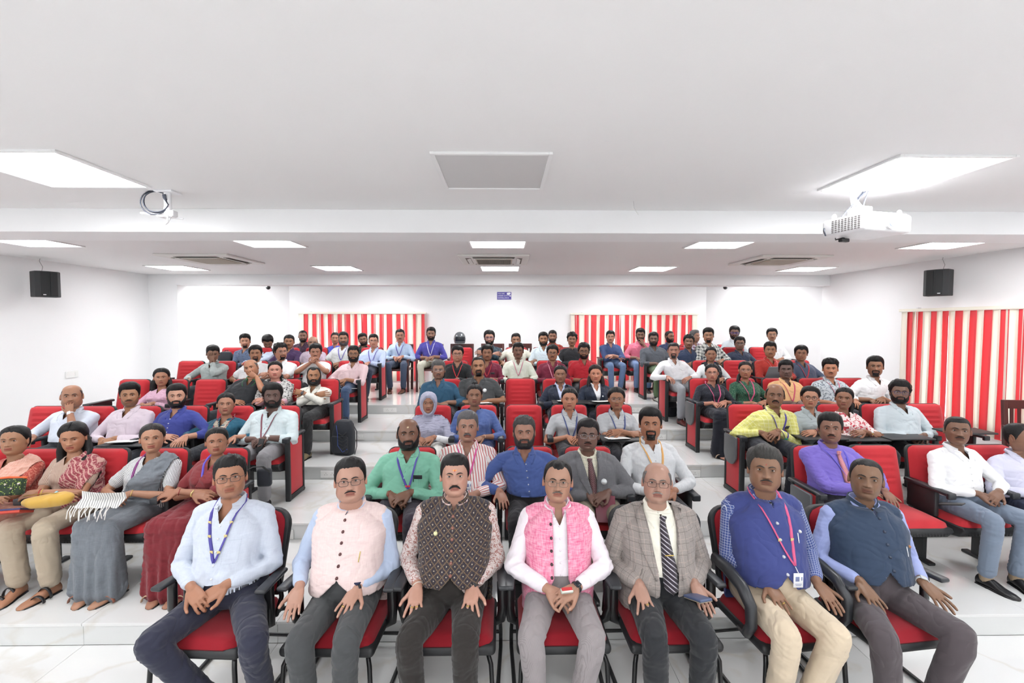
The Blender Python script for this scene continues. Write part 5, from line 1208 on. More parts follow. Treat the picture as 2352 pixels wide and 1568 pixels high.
        lower = part({'saree': 'saree_skirt', 'skirt': 'skirt'}.get(kd, 'trousers'), V, Q_, T_, PM)
        shc = g('shoe', (26, 25, 27)); SM = plain('shoe_leather', shc, .35)
        for sx in (-1, 1):
            A_ = kn[sx][2]; R = []; a = np.linspace(0, 2*np.pi, 14, endpoint=False); fdir = g('fang', .18)*sx
            for y_, w_, h_ in ((.055, .018, .03), (.045, .034, .075), (.0, .037, .088), (-.05, .037, .070), (-.10, .045, .045), (-.155, .044, .034), (-.195, .030, .024), (-.208, .010, .012)):
                R.append([(A_[0]+w_*math.cos(q_)*math.cos(fdir)-y_*math.sin(-fdir), A_[1]+y_*math.cos(fdir)+w_*math.cos(q_)*math.sin(fdir)*.3, max(.004, h_*.5+h_*.55*math.sin(q_))) for q_ in a])
            if g('barefoot'):
                so = pmb('foot', MB().loft(R), plain('bare_foot', tone, .5))
                for y1 in (-.06, -.125): pmb('sandal_strap', MB().tube([(A_[0]+.049*math.cos(q_)+y1*math.sin(fdir)*-1, A_[1]+y1, .012+(.078 if y1 > -.1 else .050)*math.sin(q_)) for q_ in np.linspace(.0, math.pi, 9)], .012, 6, flat=.35, up=(0, 0, 1), ends=False), SM, so)
            else: so = pmb('shoe', MB().loft(R), SM)
            pmb('sole', MB().loft([[(x, y, z_) for x, y, _ in [R[i_][int(j_)] for i_ in range(1, 7) for j_ in (0,)] + [R[i_][7] for i_ in range(6, 0, -1)]] for z_ in (-.012, .010)]), M_SHOE, so)
            if not g('barefoot'): pmb('sock', MB().tube([A_+np.array([0, .0, -.03]), A_+np.array([0, 0, .06])], [.042, .044], 12), plain('sock', g('sock', (50, 50, 54)), .9))
    # --- drapes: shawl / pallu as a band round the torso
    dr_ = g('drape')
    if dr_:
        DM = cloth(*dr_['c'], cw=True); V, N, Q_, T_ = remesh(_drape_mb(torso, sh, arms, Nk, bw, fem, loose, dr_.get('infl', .016)), vox, 4); V = folds(V, N, .007, seed+80, [(Nk, .6)])
        kf = dr_['keep']
        def kk(c): return kf((c[:, 0]-Nk[0]), c[:, 1]-Nk[1], c[:, 2]-nb)
        V, Q_, T_ = cutmesh(V, Q_, T_, kk)
        if len(V): do = part(dr_.get('name', 'pallu'), V, Q_, T_, DM); md = do.modifiers.new('thick', 'SOLIDIFY'); md.thickness = .004
    g2 = dict(root=root, s=s, Hc=Hc, T=T, surf=surf, Nk=Nk, part=part, pmb=pmb, arms=arms, kn=kn, hair=hair, G=G, PHI=PHI, shell=shell, lod=lod, rows=rows, seed=seed)
    return g2
def _drape_mb(torso, sh, arms, Nk, bw, fem, loose, infl):
    m = MB(); m.loft(torso(loose+infl, 0.0, .97, 22, 30))
    for sx in (-1, 1):
        S = sh[sx]; E = arms[sx][0]; inn = Nk+np.array([sx*.05, .012, -.03]); m.tube([inn, (inn+S)/2+np.array([0, 0, .01]), S, S+(E-S)*.5, S+(E-S)*.8], np.array([.055, .062, .070, .068, .066])*(.5+.5*bw)*(.9 if fem else 1)+infl*.3, 12)
    return m
def TH(sx, x, ang=-.12, y=-.17, curl=.18, sp=.2, th=1.0, z=.672):
    return ((x, y, z), (ang, -.86, -.42), (0, .4, -.9), curl, sp, th, (sx*.5, .45, -.6))
GREY = (92, 90, 90); SILV = (130, 128, 126)
DEN = ((70, 92, 128),); NAVP = ((48, 52, 68),); BLKP = ((40, 40, 42),); GRYP = ((122, 122, 126),)
VIO = (88, 74, 170); PNK = (206, 84, 128); GM = (214, 196, 130)
def pallu(x, y, z): return (np.abs(x-(.115+.42*z)) < (.075-.17*z)) & (z > -.48) & ~((np.hypot(x, y) < .082) & (z > -.05)) & (x < .30)
def palluL(x, y, z): return pallu(-x, y, z)
def shawl(x, y, z): return (z > -.34) & ~((y < 0) & (np.abs(x) < .045+.5*np.maximum(z+.12, 0))) & ~(np.hypot(x, y) < .085)
def dup2(x, y, z): return (z > -.42) & (np.abs(x) > .045) & (np.abs(x) < .125) & (np.hypot(x, y) > .085)
# ---------------- front row
P = []
P.append(person('man in pale blue-grey shirt with violet lanyard and half-rim glasses, leftmost of front row', 529, 1096, '0', 'm', hair='comb', curly=.3, glasses=((44, 42, 46), .0013, 0), stub=.22, top=((200, 208, 222), 'slub', (192, 200, 216)), btn=(226, 228, 232), pocket=1, bw=1.05, belly=.055, lan=((72, 64, 150), .27, 0, .02, (GM, (.25, .5, .8))), pose='lap2', lapx=-.02, pants=((48, 50, 68),), knee=(.25, .25), kdx=.10, foot=(.05, .22), fy=.12, vneck=.085, smile=-.1))
P.append(person('man in pale pink waistcoat over light blue shirt, black moustache, smart watch', 805, 1103, '0', 'l', hair='comb', hl=.012, glasses=((46, 44, 46), .0013, 0), beard='m', fat=.9, jaw=1.08, hs=1.03, top=((184, 200, 228),), vneck=.03, tuckz=.735, bw=1.04, belly=.06, vest=dict(c=((226, 200, 198), 'slub', (234, 212, 208)), v=(.03, .45, 0), collar=1, btn=(96, 62, 62), zb=.72, hem=.62, bot=.10, nb=6, btop=.05, pen=(.11, -.20, (200, 180, 110))), pose=(TH(-1, -.215, .10, sp=.05, th=.9), TH(1, .10, -.25)), pants=((72, 74, 76),), knee=(.10, .13), foot=(.08, .10), wear=(('watch', 1, (34, 36, 44), (26, 34, 70)),), rings=((1, 2, 0),), smile=-.2))
P.append(person('man in dark diamond-patterned waistcoat over floral shirt with thick black moustache', 1045, 1092, '0', (200, 150, 124), hair='comb', beard='M', bindi=((240, 160, 50), .009, .0045, .040), bindi2=((190, 30, 30), .003, .006, .039), fat=.5, top=((214, 200, 196), 'floral', (168, 116, 108), .8), vneck=.045, tuckz=.745, bw=1.07, belly=.07, vest=dict(c=((58, 49, 45), 'diamond', (100, 86, 76)), v=(.045, .5, 0), collar=1, btn=(150, 104, 92), zb=.735, hem=.675, bot=.09, nb=6, btop=.06, pin=(-.095, -.14, .012, (224, 222, 170))), pose=(TH(-1, -.185, .02), TH(1, .115, -.02)), pants=((46, 42, 40),), knee=(.18, .10), foot=(.16, .10), wear=(('watch', 1, (36, 36, 38), (28, 28, 30)), ('bracelet', -1, (210, 205, 195))), rings=((1, 2, 0), (-1, 1, 0), (-1, 2, 0))))
P.append(person('man in bright pink open waistcoat over white shirt and grey trousers, holding small phone', 1281, 1105, '0', (168, 124, 98), hair='recede', glasses=((120, 104, 92), .0013, 0), beard='m', mc=(120, 112, 106), top=((238, 228, 236),), btn=(236, 226, 234), tuckz=.71, bw=1.0, belly=.04, vest=dict(c=((228, 100, 142), 'slub', (246, 176, 198)), v=(.03, .30, 0), gap=.040, collar=1, bside=1, btn=(66, 52, 56), long=1, zb=.70, bot=.05, nb=5, btop=.07), pose='lap', lapx=.0, pants=((150, 142, 144), 'fine', (138, 130, 132), .8), knee=(.18, .13), foot=(.14, .05), wear=(('watch', 1, (42, 40, 44), (34, 36, 44)),), smile=.3))
P.append(person('bald man in checked grey-brown blazer, cream shirt and striped tie, grey moustache', 1509, 1107, '0', (184, 140, 116), hair='balding', hc=(110, 106, 104), fat=.8, glasses=((84, 60, 56), .0014, 0), beard='m', mc=(150, 146, 142), top=((232, 228, 212), 'slub', (238, 234, 220)), vneck=.03, tuckz=.71, bw=1.06, belly=.06, vest=dict(name='blazer', c=((132, 124, 120), 'tweed', (176, 158, 150)), v=(.34, .13, 0), gap=.050, lapel=1, sleeve=1, infl=.026, seam=False, bot=.10, zb=.62), tie=dict(c=((58, 50, 60), 'tie', (186, 180, 190)), zb=.635, clip=1, dx=.02), pose=(TH(-1, -.15, .0), TH(1, .155, .12, sp=.06)), pants=((42, 44, 48),), knee=(.15, .10), foot=(.12, .10), rings=((-1, 2, 0),), smile=-.1))
P.append(person('man in royal blue waistcoat over blue checked shirt, pink lanyard with ID card, beige trousers', 1757, 1078, '0', (122, 84, 64), hair='thick', hc=(62, 60, 58), curly=.4, fat=1.1, hs=1.06, beard='m', bindi=((170, 40, 40), .0035, .003, .034), top=((66, 84, 148), 'check', (196, 204, 222), .62), fold=.35, vneck=.03, tuckz=.745, bw=1.08, belly=.07, vest=dict(c=((58, 68, 130),), v=(.05, .35, 0), collar=1, btn=(190, 192, 200), zb=.73, hem=.655, bot=.08, nb=5, btop=.04, pen=(.105, -.17, (225, 228, 232)), pin=(.125, -.165, .009, (220, 222, 220))), lan=(PNK, .31, 1, .035, (GM, (.6,))), pose=(TH(-1, -.07, .05), TH(1, .20, .10, sp=.07)), pants=((206, 188, 162),), knee=(.13, .12), foot=(.16, -.02), rings=((-1, 2, 0),), shoe=(44, 30, 32), sock=(70, 50, 48), smile=-.1))
P.append(person('man in dark teal waistcoat over light blue shirt, silver watch, far right of front row', 1989, 1100, '0', (108, 74, 55), hair='crop', hl=.012, beard='', stub=.12, top=((150, 162, 212),), vneck=.03, tuckz=.745, bw=1.05, belly=.05, fold=.6, vest=dict(infl=.030, c=((48, 64, 88),), v=(.05, .35, 0), collar=1, btn=(56, 66, 84), zb=.73, hem=.655, bot=.08, nb=5, btop=.05, pen=(.105, -.19, (200, 205, 210)), pin=(.135, -.195, .008, (160, 110, 70))), pose=(TH(-1, -.16, .02), TH(1, .19, .12)), pants=((84, 76, 80),), knee=(.25, .15), foot=(.16, .04), turn=-4, wear=(('watch', 1, (200, 202, 204), (190, 194, 198)),), smile=.3, jaw=.92, hs=1.02))
# ---------------- row A
person('woman in peach saree with red embroidered blouse and necklace, far left edge', 33, 1012, 'A', (176, 126, 92), fem=1, hair='f', tail='bun', yaw=18, top=((176, 70, 60), 'floral', (206, 120, 100)), sl='short', vneck=.09, legs='saree', pants=((214, 164, 146), 'slub', (200, 120, 104)), drape=dict(c=((226, 180, 164), 'slub', (212, 150, 130)), keep=pallu), pose='crosslow', bindi=((150, 30, 36), .003, .003, .034), bw=1.0)
person('woman in beige kurta with maroon patterned stole and loose long hair, eyes lowered', 168, 1005, 'A', (170, 118, 86), fem=1, hair='fthick', tail='long', yaw=10, pitch=-12, eye=.0, top=((188, 168, 148), 'fine', (150, 96, 92), 1.4), sl='short', topname='kurta', drape=dict(name='stole', c=((150, 62, 74), 'ikat', (196, 150, 140)), keep=lambda x, y, z: (x > .05) & (x < .24) & (z > -.5) & (np.hypot(x, y) > .08)), pants=((184, 168, 146),), lr=1.25, pose='crosslow', wear=(('watch', -1, (214, 190, 130), (150, 200, 210)), ('bangle', 1, (214, 186, 90)), ('bracelet', 1, (190, 50, 50))), shoe=(36, 34, 36), barefoot=1, knee=(.12, .14))
person('woman in grey saree with striped white blouse and purple lanyard, hair in a bun', 350, 1007, 'A', (172, 124, 94), fem=1, hair='f', tail='bun', hc=(44, 40, 40), top=((222, 222, 224), 'stripe', (70, 72, 76), .3), sl='short', vneck=.085, legs='saree', pants=((120, 126, 134), 'slub', (110, 116, 124)), drape=dict(c=((122, 128, 136), 'slub', (112, 118, 126)), keep=pallu, infl=.02), lan=((128, 56, 120), .30, 0, .0), pose='lap', lapz=.03, bindi=((150, 40, 44), .003, .003, .034), wear=(('bangle', 1, (214, 186, 110)),), bw=1.06, shoe=(150, 96, 76), barefoot=1, rings=())
person('woman in maroon saree with violet lanyard and gold watch, beside the empty aisle seat', 498, 1014, 'A', (176, 122, 92), fem=1, hair='f', tail='bun', hs=.95, top=((132, 48, 52),), sl='short', vneck=.095, legs='saree', pants=((130, 40, 48), 'slub', (122, 36, 44)), drape=dict(c=((134, 50, 54),), keep=pallu), lan=((92, 78, 190), .20, 0, .02, ((225, 225, 235), (.9,))), pose='crosslow', bindi=((180, 40, 40), .002, .002, .030), wear=(('watch', -1, (214, 186, 120), (214, 190, 130)), ('bangle', 1, (150, 60, 60))), shoe=(190, 160, 130), barefoot=1)
person('balding bearded man in mint green shirt with violet lanyard, phone and pen in pocket', 938, 996, 'A', (112, 74, 58), hair='balding', beard='mb', bt=.005, bindi=((214, 196, 160), .007, .0014, .055), top=((128, 196, 168),), btn=(150, 210, 186), bw=1.08, belly=.05, phonepocket=1, lan=(VIO, .25, 1, .02, ((220, 60, 60), (.92,))), pose='lap', pants=((60, 54, 66),), sock=(30, 30, 30), vneck=.06, wear=(('bracelet', -1, (160, 60, 50)),), dd=-.12, s=1.04)
person('man in white and red striped shirt with grey hair and black moustache, pink lanyard', 1074, 980, 'A', (166, 120, 96), hair='comb', hc=(104, 102, 104), beard='M', mw=.028, top=((236, 228, 226), 'stripe', (204, 112, 112), .7), btn=(60, 40, 44), bw=1.04, belly=.05, lan=((210, 80, 150), .22, 1, .02), pose='lap', pants=((58, 66, 88),), bindi=((190, 70, 60), .002, .003, .036), s=1.02)
person('smiling grey-bearded man in royal blue shirt', 1204, 993, 'A', (176, 126, 100), hair='comb', hc=(72, 70, 70), curly=.5, beard='mb', bc=(54, 50, 50), bt=.006, smile=1.0, fat=.6, top=((70, 92, 156),), btn=(186, 192, 208), bw=1.06, belly=.06, pose='arm', pants=((46, 44, 48),), vneck=.07, dd=-.08, s=1.03)
person('dark-skinned man in grey suit, patterned tie and round white badge, holding maroon booklet', 1350, 999, 'A', (98, 66, 56), hair='comb', hc=(26, 22, 26), glasses=((150, 146, 150), .0013, 0), beard='m', fat=.6, top=((228, 222, 200), 'check', (196, 200, 180)), vneck=.03, bw=1.05, belly=.05, vest=dict(name='suit_jacket', c=((106, 106, 110), 'slub', (114, 114, 118)), v=(.32, .18, 0), gap=.012, lapel=1, sleeve=1, infl=.026, seam=False, pin=(.105, -.19, .024, (226, 230, 232))), tie=dict(c=((92, 44, 54), 'tiedots', (196, 180, 176)), zb=.60), pose='lap', pants=((140, 130, 110),), lapz=-.0, dd=-.1, s=1.03)
person('slim man in pale grey mandarin shirt with orange lanyard, thin moustache', 1494, 974, 'A', (176, 120, 88), hair='thick', beard='mg', bt=.003, collar='mandarin', top=((216, 218, 220), 'slub', (204, 206, 210)), btn=(200, 200, 204), lan=((220, 166, 96), .26, 0, .03), bw=.98, pose='lap', pants=((60, 60, 66),), vneck=.05, s=1.04)
person('man in lilac-purple shirt with pink tie and violet lanyard, arm on the armrest', 1907, 984, 'A', (124, 82, 66), hair='thick', beard='m', fat=.7, bindi=((214, 206, 190), .003, .003, .040), stub=.15, top=((122, 104, 200),), tie=dict(c=((214, 140, 150), 'fine', (196, 120, 132)), zb=.60, dx=.03), lan=((96, 88, 200), .24, 1, .05, ((235, 235, 245), (.9,))), vneck=.02, bw=1.08, belly=.05, pose=('crosslow', 'arm'), pants=((50, 50, 60),), wear=(('bracelet', -1, (200, 60, 50)),))
person('slim man in crisp white shirt and grey-blue trousers, hands clasped, right of the empty seat', 2199, 989, 'A', (106, 70, 54), hair='crop', beard='m', bw=.98, top=((238, 238, 240),), collarc=((226, 226, 230),), btn=(236, 236, 238), pose='lap', lapz=.0, lapx=.05, pants=((122, 136, 156),), vneck=.07, knee=(.13, .14), yaw=-4, turn=4, sock=(160, 140, 116), jaw=.92)
person('man in pale lilac shirt turned away, cut off by the right edge', 2343, 1004, 'A', (120, 80, 62), hair='crop', yaw=-60, top=((206, 206, 228),), pose='lap', pants=((60, 66, 90),))
# ---------------- row B
person('bald man in pale blue shirt resting his fist on his mouth', 165, 910, 'B', (150, 104, 82), hair='bald', hc=(60, 56, 56), fat=.9, stub=.25, top=((216, 224, 240),), sl='roll', bw=1.12, belly=.07, pose=('arm', 'chin'), hs=1.06, wear=(('watch', 1, (200, 200, 204), (230, 230, 232)),))
person('young man in pale lavender shirt with short beard and upswept hair', 298, 908, 'B', (150, 104, 78), hair='quiff', beard='m', stub=.5, top=((222, 206, 218),), bw=1.05, pose='lap', pants=NAVP)
person('bearded man in royal blue shirt with rolled sleeves', 406, 910, 'B', (190, 140, 112), hair='thick', beard='mb', bt=.008, top=((64, 74, 156),), sl='roll', btn=(220, 220, 235), bw=.98, pose=('crosslow', 'arm'), wear=(('watch', -1, (190, 190, 190), (200, 200, 200)),))
person('young woman in teal kurta with embroidered front and dark red lanyard', 519, 928, 'B', (156, 108, 82), fem=1, hair='f', top=((38, 94, 120),), sl='three', vneck=.08, lan=((140, 50, 70), .26, 0), drape=dict(name='embroidered_yoke', c=((196, 186, 166), 'dots', (110, 80, 90), .5), infl=.003, keep=lambda x, y, z: (y < 0) & (np.abs(x) < .075) & (z > -.36) & (z < -.03) & ~((np.abs(x) < (z+.10)*.55))), pose='arm', bw=1.0, wear=(('bangle', -1, (214, 186, 110)),))
person('large dark-skinned man in pale mint shirt with lanyard and grey trousers at the left aisle', 626, 909, 'B', (78, 54, 48), hair='mop', curly=.3, beard='mb', bt=.001, stub=.3, fat=1.1, hs=1.04, top=((208, 222, 226),), btn=(190, 200, 206), lan=((130, 70, 84), .27, 1), sl='roll', bw=1.16, belly=.08, pose='lap', pants=((140, 138, 142),), wear=(('watch', 1, (200, 200, 200), (220, 220, 222)),), vneck=.07, knee=(.10, .14))
H_ = person('woman in white kurta with grey-lilac headscarf', 984, 926, 'B', (142, 96, 76), fem=1, hair='f', hood=((166, 166, 188),), top=((236, 236, 238),), drape=dict(name='scarf', c=((166, 166, 188),), infl=.02, keep=lambda x, y, z: (z > -.25) & (z < -.0) & (x*x+y*y > .003)), pose='lap', pants=((214, 212, 206),))
person('woman in denim-blue kurta with rolled sleeves and necklace, hair in a top bun', 1090, 908, 'B', (122, 82, 64), fem=1, hair='f', tail='topbun', fat=1.0, top=((72, 92, 150), 'slub', (84, 106, 166)), sl='roll', vneck=.06, bw=1.15, belly=.04, pose='lap', wear=(('bangle', 1, (206, 170, 150)), ('bangle', -1, (206, 196, 160))), pants=((60, 78, 130),))
person('young woman in grey polo shirt with navy lanyard and no glasses', 1308, 917, 'B', (164, 112, 84), fem=1, hair='f', tail='back', top=((176, 178, 182),), sl='short', collar=1, lan=((64, 78, 130), .27, 0), pose='lap', pants=((44, 44, 50),), bw=1.05, s=1.02)
person('young woman in grey polo shirt with round glasses and navy lanyard', 1416, 916, 'B', (136, 90, 68), fem=1, hair='fthick', tail='back', glasses=((150, 140, 140), .0016, 1), top=((178, 180, 184),), sl='short', collar=1, lan=((64, 78, 130), .29, 0), pose='crosslow', pants=((50, 50, 56),), bw=1.05, s=1.02)
person('bald man with black moustache in yellow checked shirt with violet lanyard', 1780, 908, 'B', (110, 72, 54), hair='balding', beard='M', mw=.028, phonepocket=1, top=((226, 222, 120), 'check', (240, 238, 180), 1.5), lan=(VIO, .27, 1, .01, ((70, 170, 120), (.95,))), pose='lap', pants=((44, 46, 56),), vneck=.06, s=1.08, bw=1.03, dd=-.1)
person('short-haired young woman in glasses and sage grey shirt with arms folded', 1861, 913, 'B', (180, 128, 98), fem=1, hair='fshort', glasses=((60, 56, 60), .0018, 1), collar=1, top=((158, 168, 170),), sl='short', pose='crosslow', wear=(('watch', 1, (60, 50, 56), (120, 60, 70)),), bw=1.02)
person('young woman in white kurta with red floral print, arms folded, red bindi', 1939, 915, 'B', (120, 78, 60), fem=1, hair='f', tail='side', top=((240, 224, 222), 'floral', (208, 70, 84), 2.2), sl='three', pose='crosslow', wear=(('watch', -1, (200, 160, 90), (220, 220, 220)),), bindi=((190, 50, 50), .002, .002, .034), yaw=8)
person('heavy bearded man in pale mint shirt with blue-glinting glasses', 2067, 901, 'B', (96, 66, 54), hair='mop', curly=.6, beard='mb', bt=.002, stub=.3, fat=1.1, glasses=((60, 64, 120), .0014, 0), top=((202, 214, 220),), bw=1.12, belly=.06, pose='lap', lapx=.03)
# ---------------- row C
person('woman in pale pink kurta with wavy shoulder-length hair by the left wall', 371, 867, 'C', (150, 102, 80), fem=1, hair='fthick', tail='long', top=((208, 160, 184), 'slub', (216, 174, 194)), pose='lap')
person('bald man in black polo with green trim leaning over, fist at his mouth', 577, 845, 'C', (160, 110, 80), hair='bald', hc=(90, 84, 80), beard='m', mc=(110, 106, 104), roll=-14, yaw=14, top=((50, 52, 56),), collarc=((50, 120, 70),), sl='short', bw=1.14, belly=.05, pose=('crosslow', 'mouth'), wear=(('bangle', 1, (210, 176, 90)),))
person('smiling woman wrapped in black and white printed shawl, side ponytail', 632, 850, 'C', (196, 138, 114), fem=1, hair='f', tail='side', smile=.9, fat=.8, top=((222, 170, 186),), drape=dict(name='shawl', c=((206, 204, 202), 'floral', (60, 58, 62), 1.2), keep=shawl), pose='crosslow', bw=1.12)
person('man with full black beard in off-white shirt with arms folded, fourth row aisle seat', 721, 863, 'C', (140, 94, 68), hair='recede', beard='mbB', bt=.010, look=.2, top=((230, 228, 218),), collarc=((222, 220, 210),), pose='cross', pants=((58, 58, 60),), wear=(('watch', 1, (50, 50, 54), (90, 90, 96)), ('bracelet', -1, (40, 40, 44))), shoe=(140, 124, 96), vneck=.07, knee=(.13, .06), foot=(.12, .02))
person('man in dark teal shirt with grey hair and glasses', 1007, 850, 'C', (122, 84, 68), hair='thick', hc=(96, 94, 94), glasses=((150, 150, 156), .0013, 0), beard='m', stub=.2, top=((44, 84, 112),), sl='roll', bw=1.06, pose='lap', dd=-.05)
person('large man in charcoal polo shirt with round white badge on chest', 1099, 841, 'C', (130, 86, 62), hair='crop', hl=.012, beard='mg', bt=.004, fat=1.0, top=((66, 68, 70),), sl='short', bw=1.16, belly=.08, pose=('lap', 'lap'), badge=1, hs=1.05, s=1.03)
person('young woman in navy blazer with pale blue shirt, left of the two in blazers', 1287, 860, 'C', (122, 80, 62), fem=1, hair='f', tail='back', top=((190, 200, 230),), vneck=.08, collar=1, vest=dict(name='blazer', c=((40, 46, 64),), v=(.24, .24, 0), gap=.01, lapel=1, sleeve=1, infl=.02, seam=False), pose='lap', pants=((36, 38, 50),))
person('young woman in navy blazer with white shirt and small badge, loose long hair', 1368, 859, 'C', (172, 114, 86), fem=1, hair='fthick', tail='long', hc=(38, 26, 22), top=((232, 232, 236),), vneck=.08, collar=1, vest=dict(name='blazer', c=((40, 48, 66),), v=(.24, .24, 0), gap=.01, lapel=1, sleeve=1, infl=.02, seam=False, pin=(.065, -.14, .010, (230, 230, 230))), pose='lap', pants=((36, 38, 50),))
person('young woman in black kurta with glasses, side plait and pink lanyard', 1635, 856, 'C', (164, 112, 88), fem=1, hair='f', tail='side', glasses=((90, 84, 90), .0014, 1), top=((40, 42, 52), 'dots', (66, 68, 80), .4), sl='three', lan=(PNK, .30, 0), legs='skirt', pants=((38, 40, 50),), pose='lap', shoe=(186, 160, 140), barefoot=1)
person('young woman in dark green printed kurta with glasses and pink lanyard', 1712, 850, 'C', (148, 98, 76), fem=1, hair='f', tail='sideL', glasses=((120, 110, 112), .0014, 1), top=((40, 84, 66), 'dots', (120, 150, 110), .35), sl='three', lan=(PNK, .27, 0), pose='lap')
person('dark-skinned young man in peach orange shirt with red lanyard', 1805, 849, 'C', (78, 54, 48), hair='thick', top=((238, 184, 128),), sl='short', lan=((206, 80, 110), .27, 0), pose='lap')
person('young man in grey floral printed shirt with lanyard and upswept hair', 1907, 847, 'C', (166, 112, 82), hair='quiff', curly=.5, beard='m', mc=(60, 50, 46), top=((196, 204, 210), 'floral', (120, 130, 142), 1.6), sl='roll', lan=((200, 120, 140), .24, 0), pose=('lap', 'arm'), stub=.1)
person('man in white shirt with moustache by the right wall, end of the third row', 2010, 842, 'C', (118, 78, 58), hair='thick', beard='mg', bt=.003, stub=.2, top=((238, 238, 240),), sl='roll', pose='lap', s=1.06, dd=-.1)
# ---------------- row D
person('man in grey-green shirt covering his face with one hand', 489, 812, 'D', (110, 74, 58), hair='thick', top=((172, 182, 180),), pose=('arm', 'face'), pitch=-14, yaw=-8)
person('young man in white shirt with goatee behind the bald man', 587, 812, 'D', (140, 94, 70), hair='mop', beard='mg', bt=.003, top=((236, 236, 238),), sl='short', pose='lap')
person('curly-haired young man in white shirt with clear glasses looking right', 645, 808, 'D', (180, 126, 98), hair='mop', curly=1.0, yaw=-22, glasses=((160, 150, 150), .0015, 1), beard='g', bt=.002, top=((238, 238, 240),), sl='short', pose='crosslow', s=1.06, fat=.7)
person('young man in white tee resting his chin on clasped hands', 725, 808, 'D', (160, 110, 84), hair='mop', pitch=-6, beard='m', mc=(60, 50, 46), top=((240, 240, 242),), sl='short', pose='fists', collar=0, vneck=.03)
person('bearded man in light pink shirt and glasses with jeans at the left aisle', 812, 813, 'D', (142, 96, 72), hair='thick', beard='mb', bt=.007, glasses=((90, 88, 92), .0018, 0), top=((240, 208, 212),), pose='lap', pants=DEN, sl='roll')
person('young man in black shirt and glasses with red lanyard', 1051, 813, 'D', (170, 120, 94), hair='mop', fat=.6, glasses=((70, 70, 76), .0016, 0), top=((40, 42, 44),), lan=((206, 50, 60), .22, 0), pose='lap')
person('young man in maroon shirt with phone in pocket, behind the charcoal polo', 1119, 811, 'D', (134, 88, 66), hair='mop', beard='m', stub=.2, phonepocket=1, top=((120, 36, 60),), sl='roll', lan=((200, 60, 70), .22, 0), pose='lap')
person('young man in pale cream shirt with pink lanyard in the centre block', 1190, 806, 'D', (106, 70, 56), hair='thick', beard='m', top=((228, 232, 216),), lan=((206, 130, 150), .24, 0), pose='lap', sl='roll')
person('young man in wine-coloured shirt with glasses and pink lanyard', 1269, 811, 'D', (138, 92, 70), hair='mop', glasses=((60, 58, 62), .0016, 0), beard='m', top=((126, 38, 62),), lan=((226, 150, 170), .26, 0), pose='lap')
person('young man in bright red shirt with dark-rimmed glasses', 1341, 807, 'D', (120, 80, 60), hair='mop', curly=.5, glasses=((34, 34, 38), .0020, 0), beard='mb', bt=.002, top=((190, 34, 46),), sl='roll', pose='lap')
person('man in white shirt with trimmed black goatee and grey trousers at right aisle', 1547, 805, 'D', (176, 124, 100), hair='short', hc=(44, 42, 44), beard='mg', bt=.005, top=((236, 236, 240),), pose=('arm', 'lap'), pants=((160, 162, 168),), shoe=(110, 46, 44), foot=(.12, -.02), knee=(.13, .08), s=1.03)
person('young woman in white top with black stole and hair tied back', 1633, 814, 'D', (130, 88, 68), fem=1, hair='f', tail='back', top=((226, 228, 230),), drape=dict(name='stole', c=((40, 42, 48),), keep=dup2), lan=((90, 110, 170), .10, 0), pose='lap')
person('young man in brick red shirt with a grey laptop on his lap', 1769, 804, 'D', (142, 96, 72), hair='thick', beard='m', mc=(60, 50, 46), top=((184, 52, 44),), sl='roll', lan=((206, 110, 110), .2, 0), pose='lap', s=1.02)
person('young man in slate blue shirt with red lanyard by the right wall', 1840, 812, 'D', (128, 86, 66), hair='mop', top=((84, 96, 120),), lan=((206, 60, 76), .24, 0), pose='lap', sl='roll')
# ---------------- row E
person('young man in slate denim shirt with swept hair at the rear left', 563, 784, 'E', (170, 120, 92), hair='quiff', beard='g', bt=.002, top=((82, 96, 124), 'slub', (92, 106, 134)), pose='lap')
person('person in pale blue shirt with head bowed, only black hair showing', 615, 785, 'E', (110, 74, 58), hair='mop', pitch=-38, top=((196, 210, 232),), pose='lap', dd=.25)
person('man in deep purple shirt with moustache behind the curly-haired man', 664, 785, 'E', (140, 94, 70), hair='comb', beard='m', top=((74, 52, 92),), sl='roll', pose='lap')
person('bald man in dull lilac shirt with grey moustache', 719, 787, 'E', (140, 102, 84), hair='bald', hc=(130, 124, 120), beard='m', mc=(150, 140, 136), top=((186, 168, 184),), pose='lap')
person('grey-bearded man in light grey checked shirt with violet lanyard', 789, 778, 'E', (128, 86, 66), hair='comb', beard='mb', bc=(90, 86, 86), bt=.009, fat=.6, top=((210, 212, 212), 'check', (196, 198, 200)), sl='short', lan=(VIO, .24, 1), pose='lap')
person('man in light blue shirt with glasses and violet lanyard, dark trousers, aisle seat', 858, 783, 'E', (190, 134, 106), hair='comb', glasses=((90, 86, 90), .0014, 0), smile=.6, top=((192, 206, 240),), lan=(VIO, .26, 1), pose='lap', pants=((52, 58, 78),), shoe=(52, 66, 92), knee=(.10, .14), foot=(.0, .06))
person('young man in dark teal checked shirt with glasses and arms folded', 1124, 776, 'E', (176, 128, 104), hair='mop', glasses=((70, 80, 150), .0016, 1), beard='mb', bt=.003, fat=.5, top=((52, 76, 88), 'plaid', (30, 36, 50)), pose='cross', s=1.06)
person('man in cream shirt peering over the man in pale cream shirt', 1185, 781, 'E', (130, 88, 68), hair='comb', top=((226, 224, 208),), sl='short', pose='arm')
person('bearded man in pale blue-white shirt in the centre rear row', 1248, 779, 'E', (142, 96, 72), hair='thick', beard='mb', bt=.003, top=((206, 220, 228),), pose='lap')
person('young man in black hooded top with curly swept hair', 1314, 780, 'E', (122, 80, 60), hair='mop', curly=.9, beard='m', top=((42, 42, 46),), collar=0, vneck=.04, pose='lap')
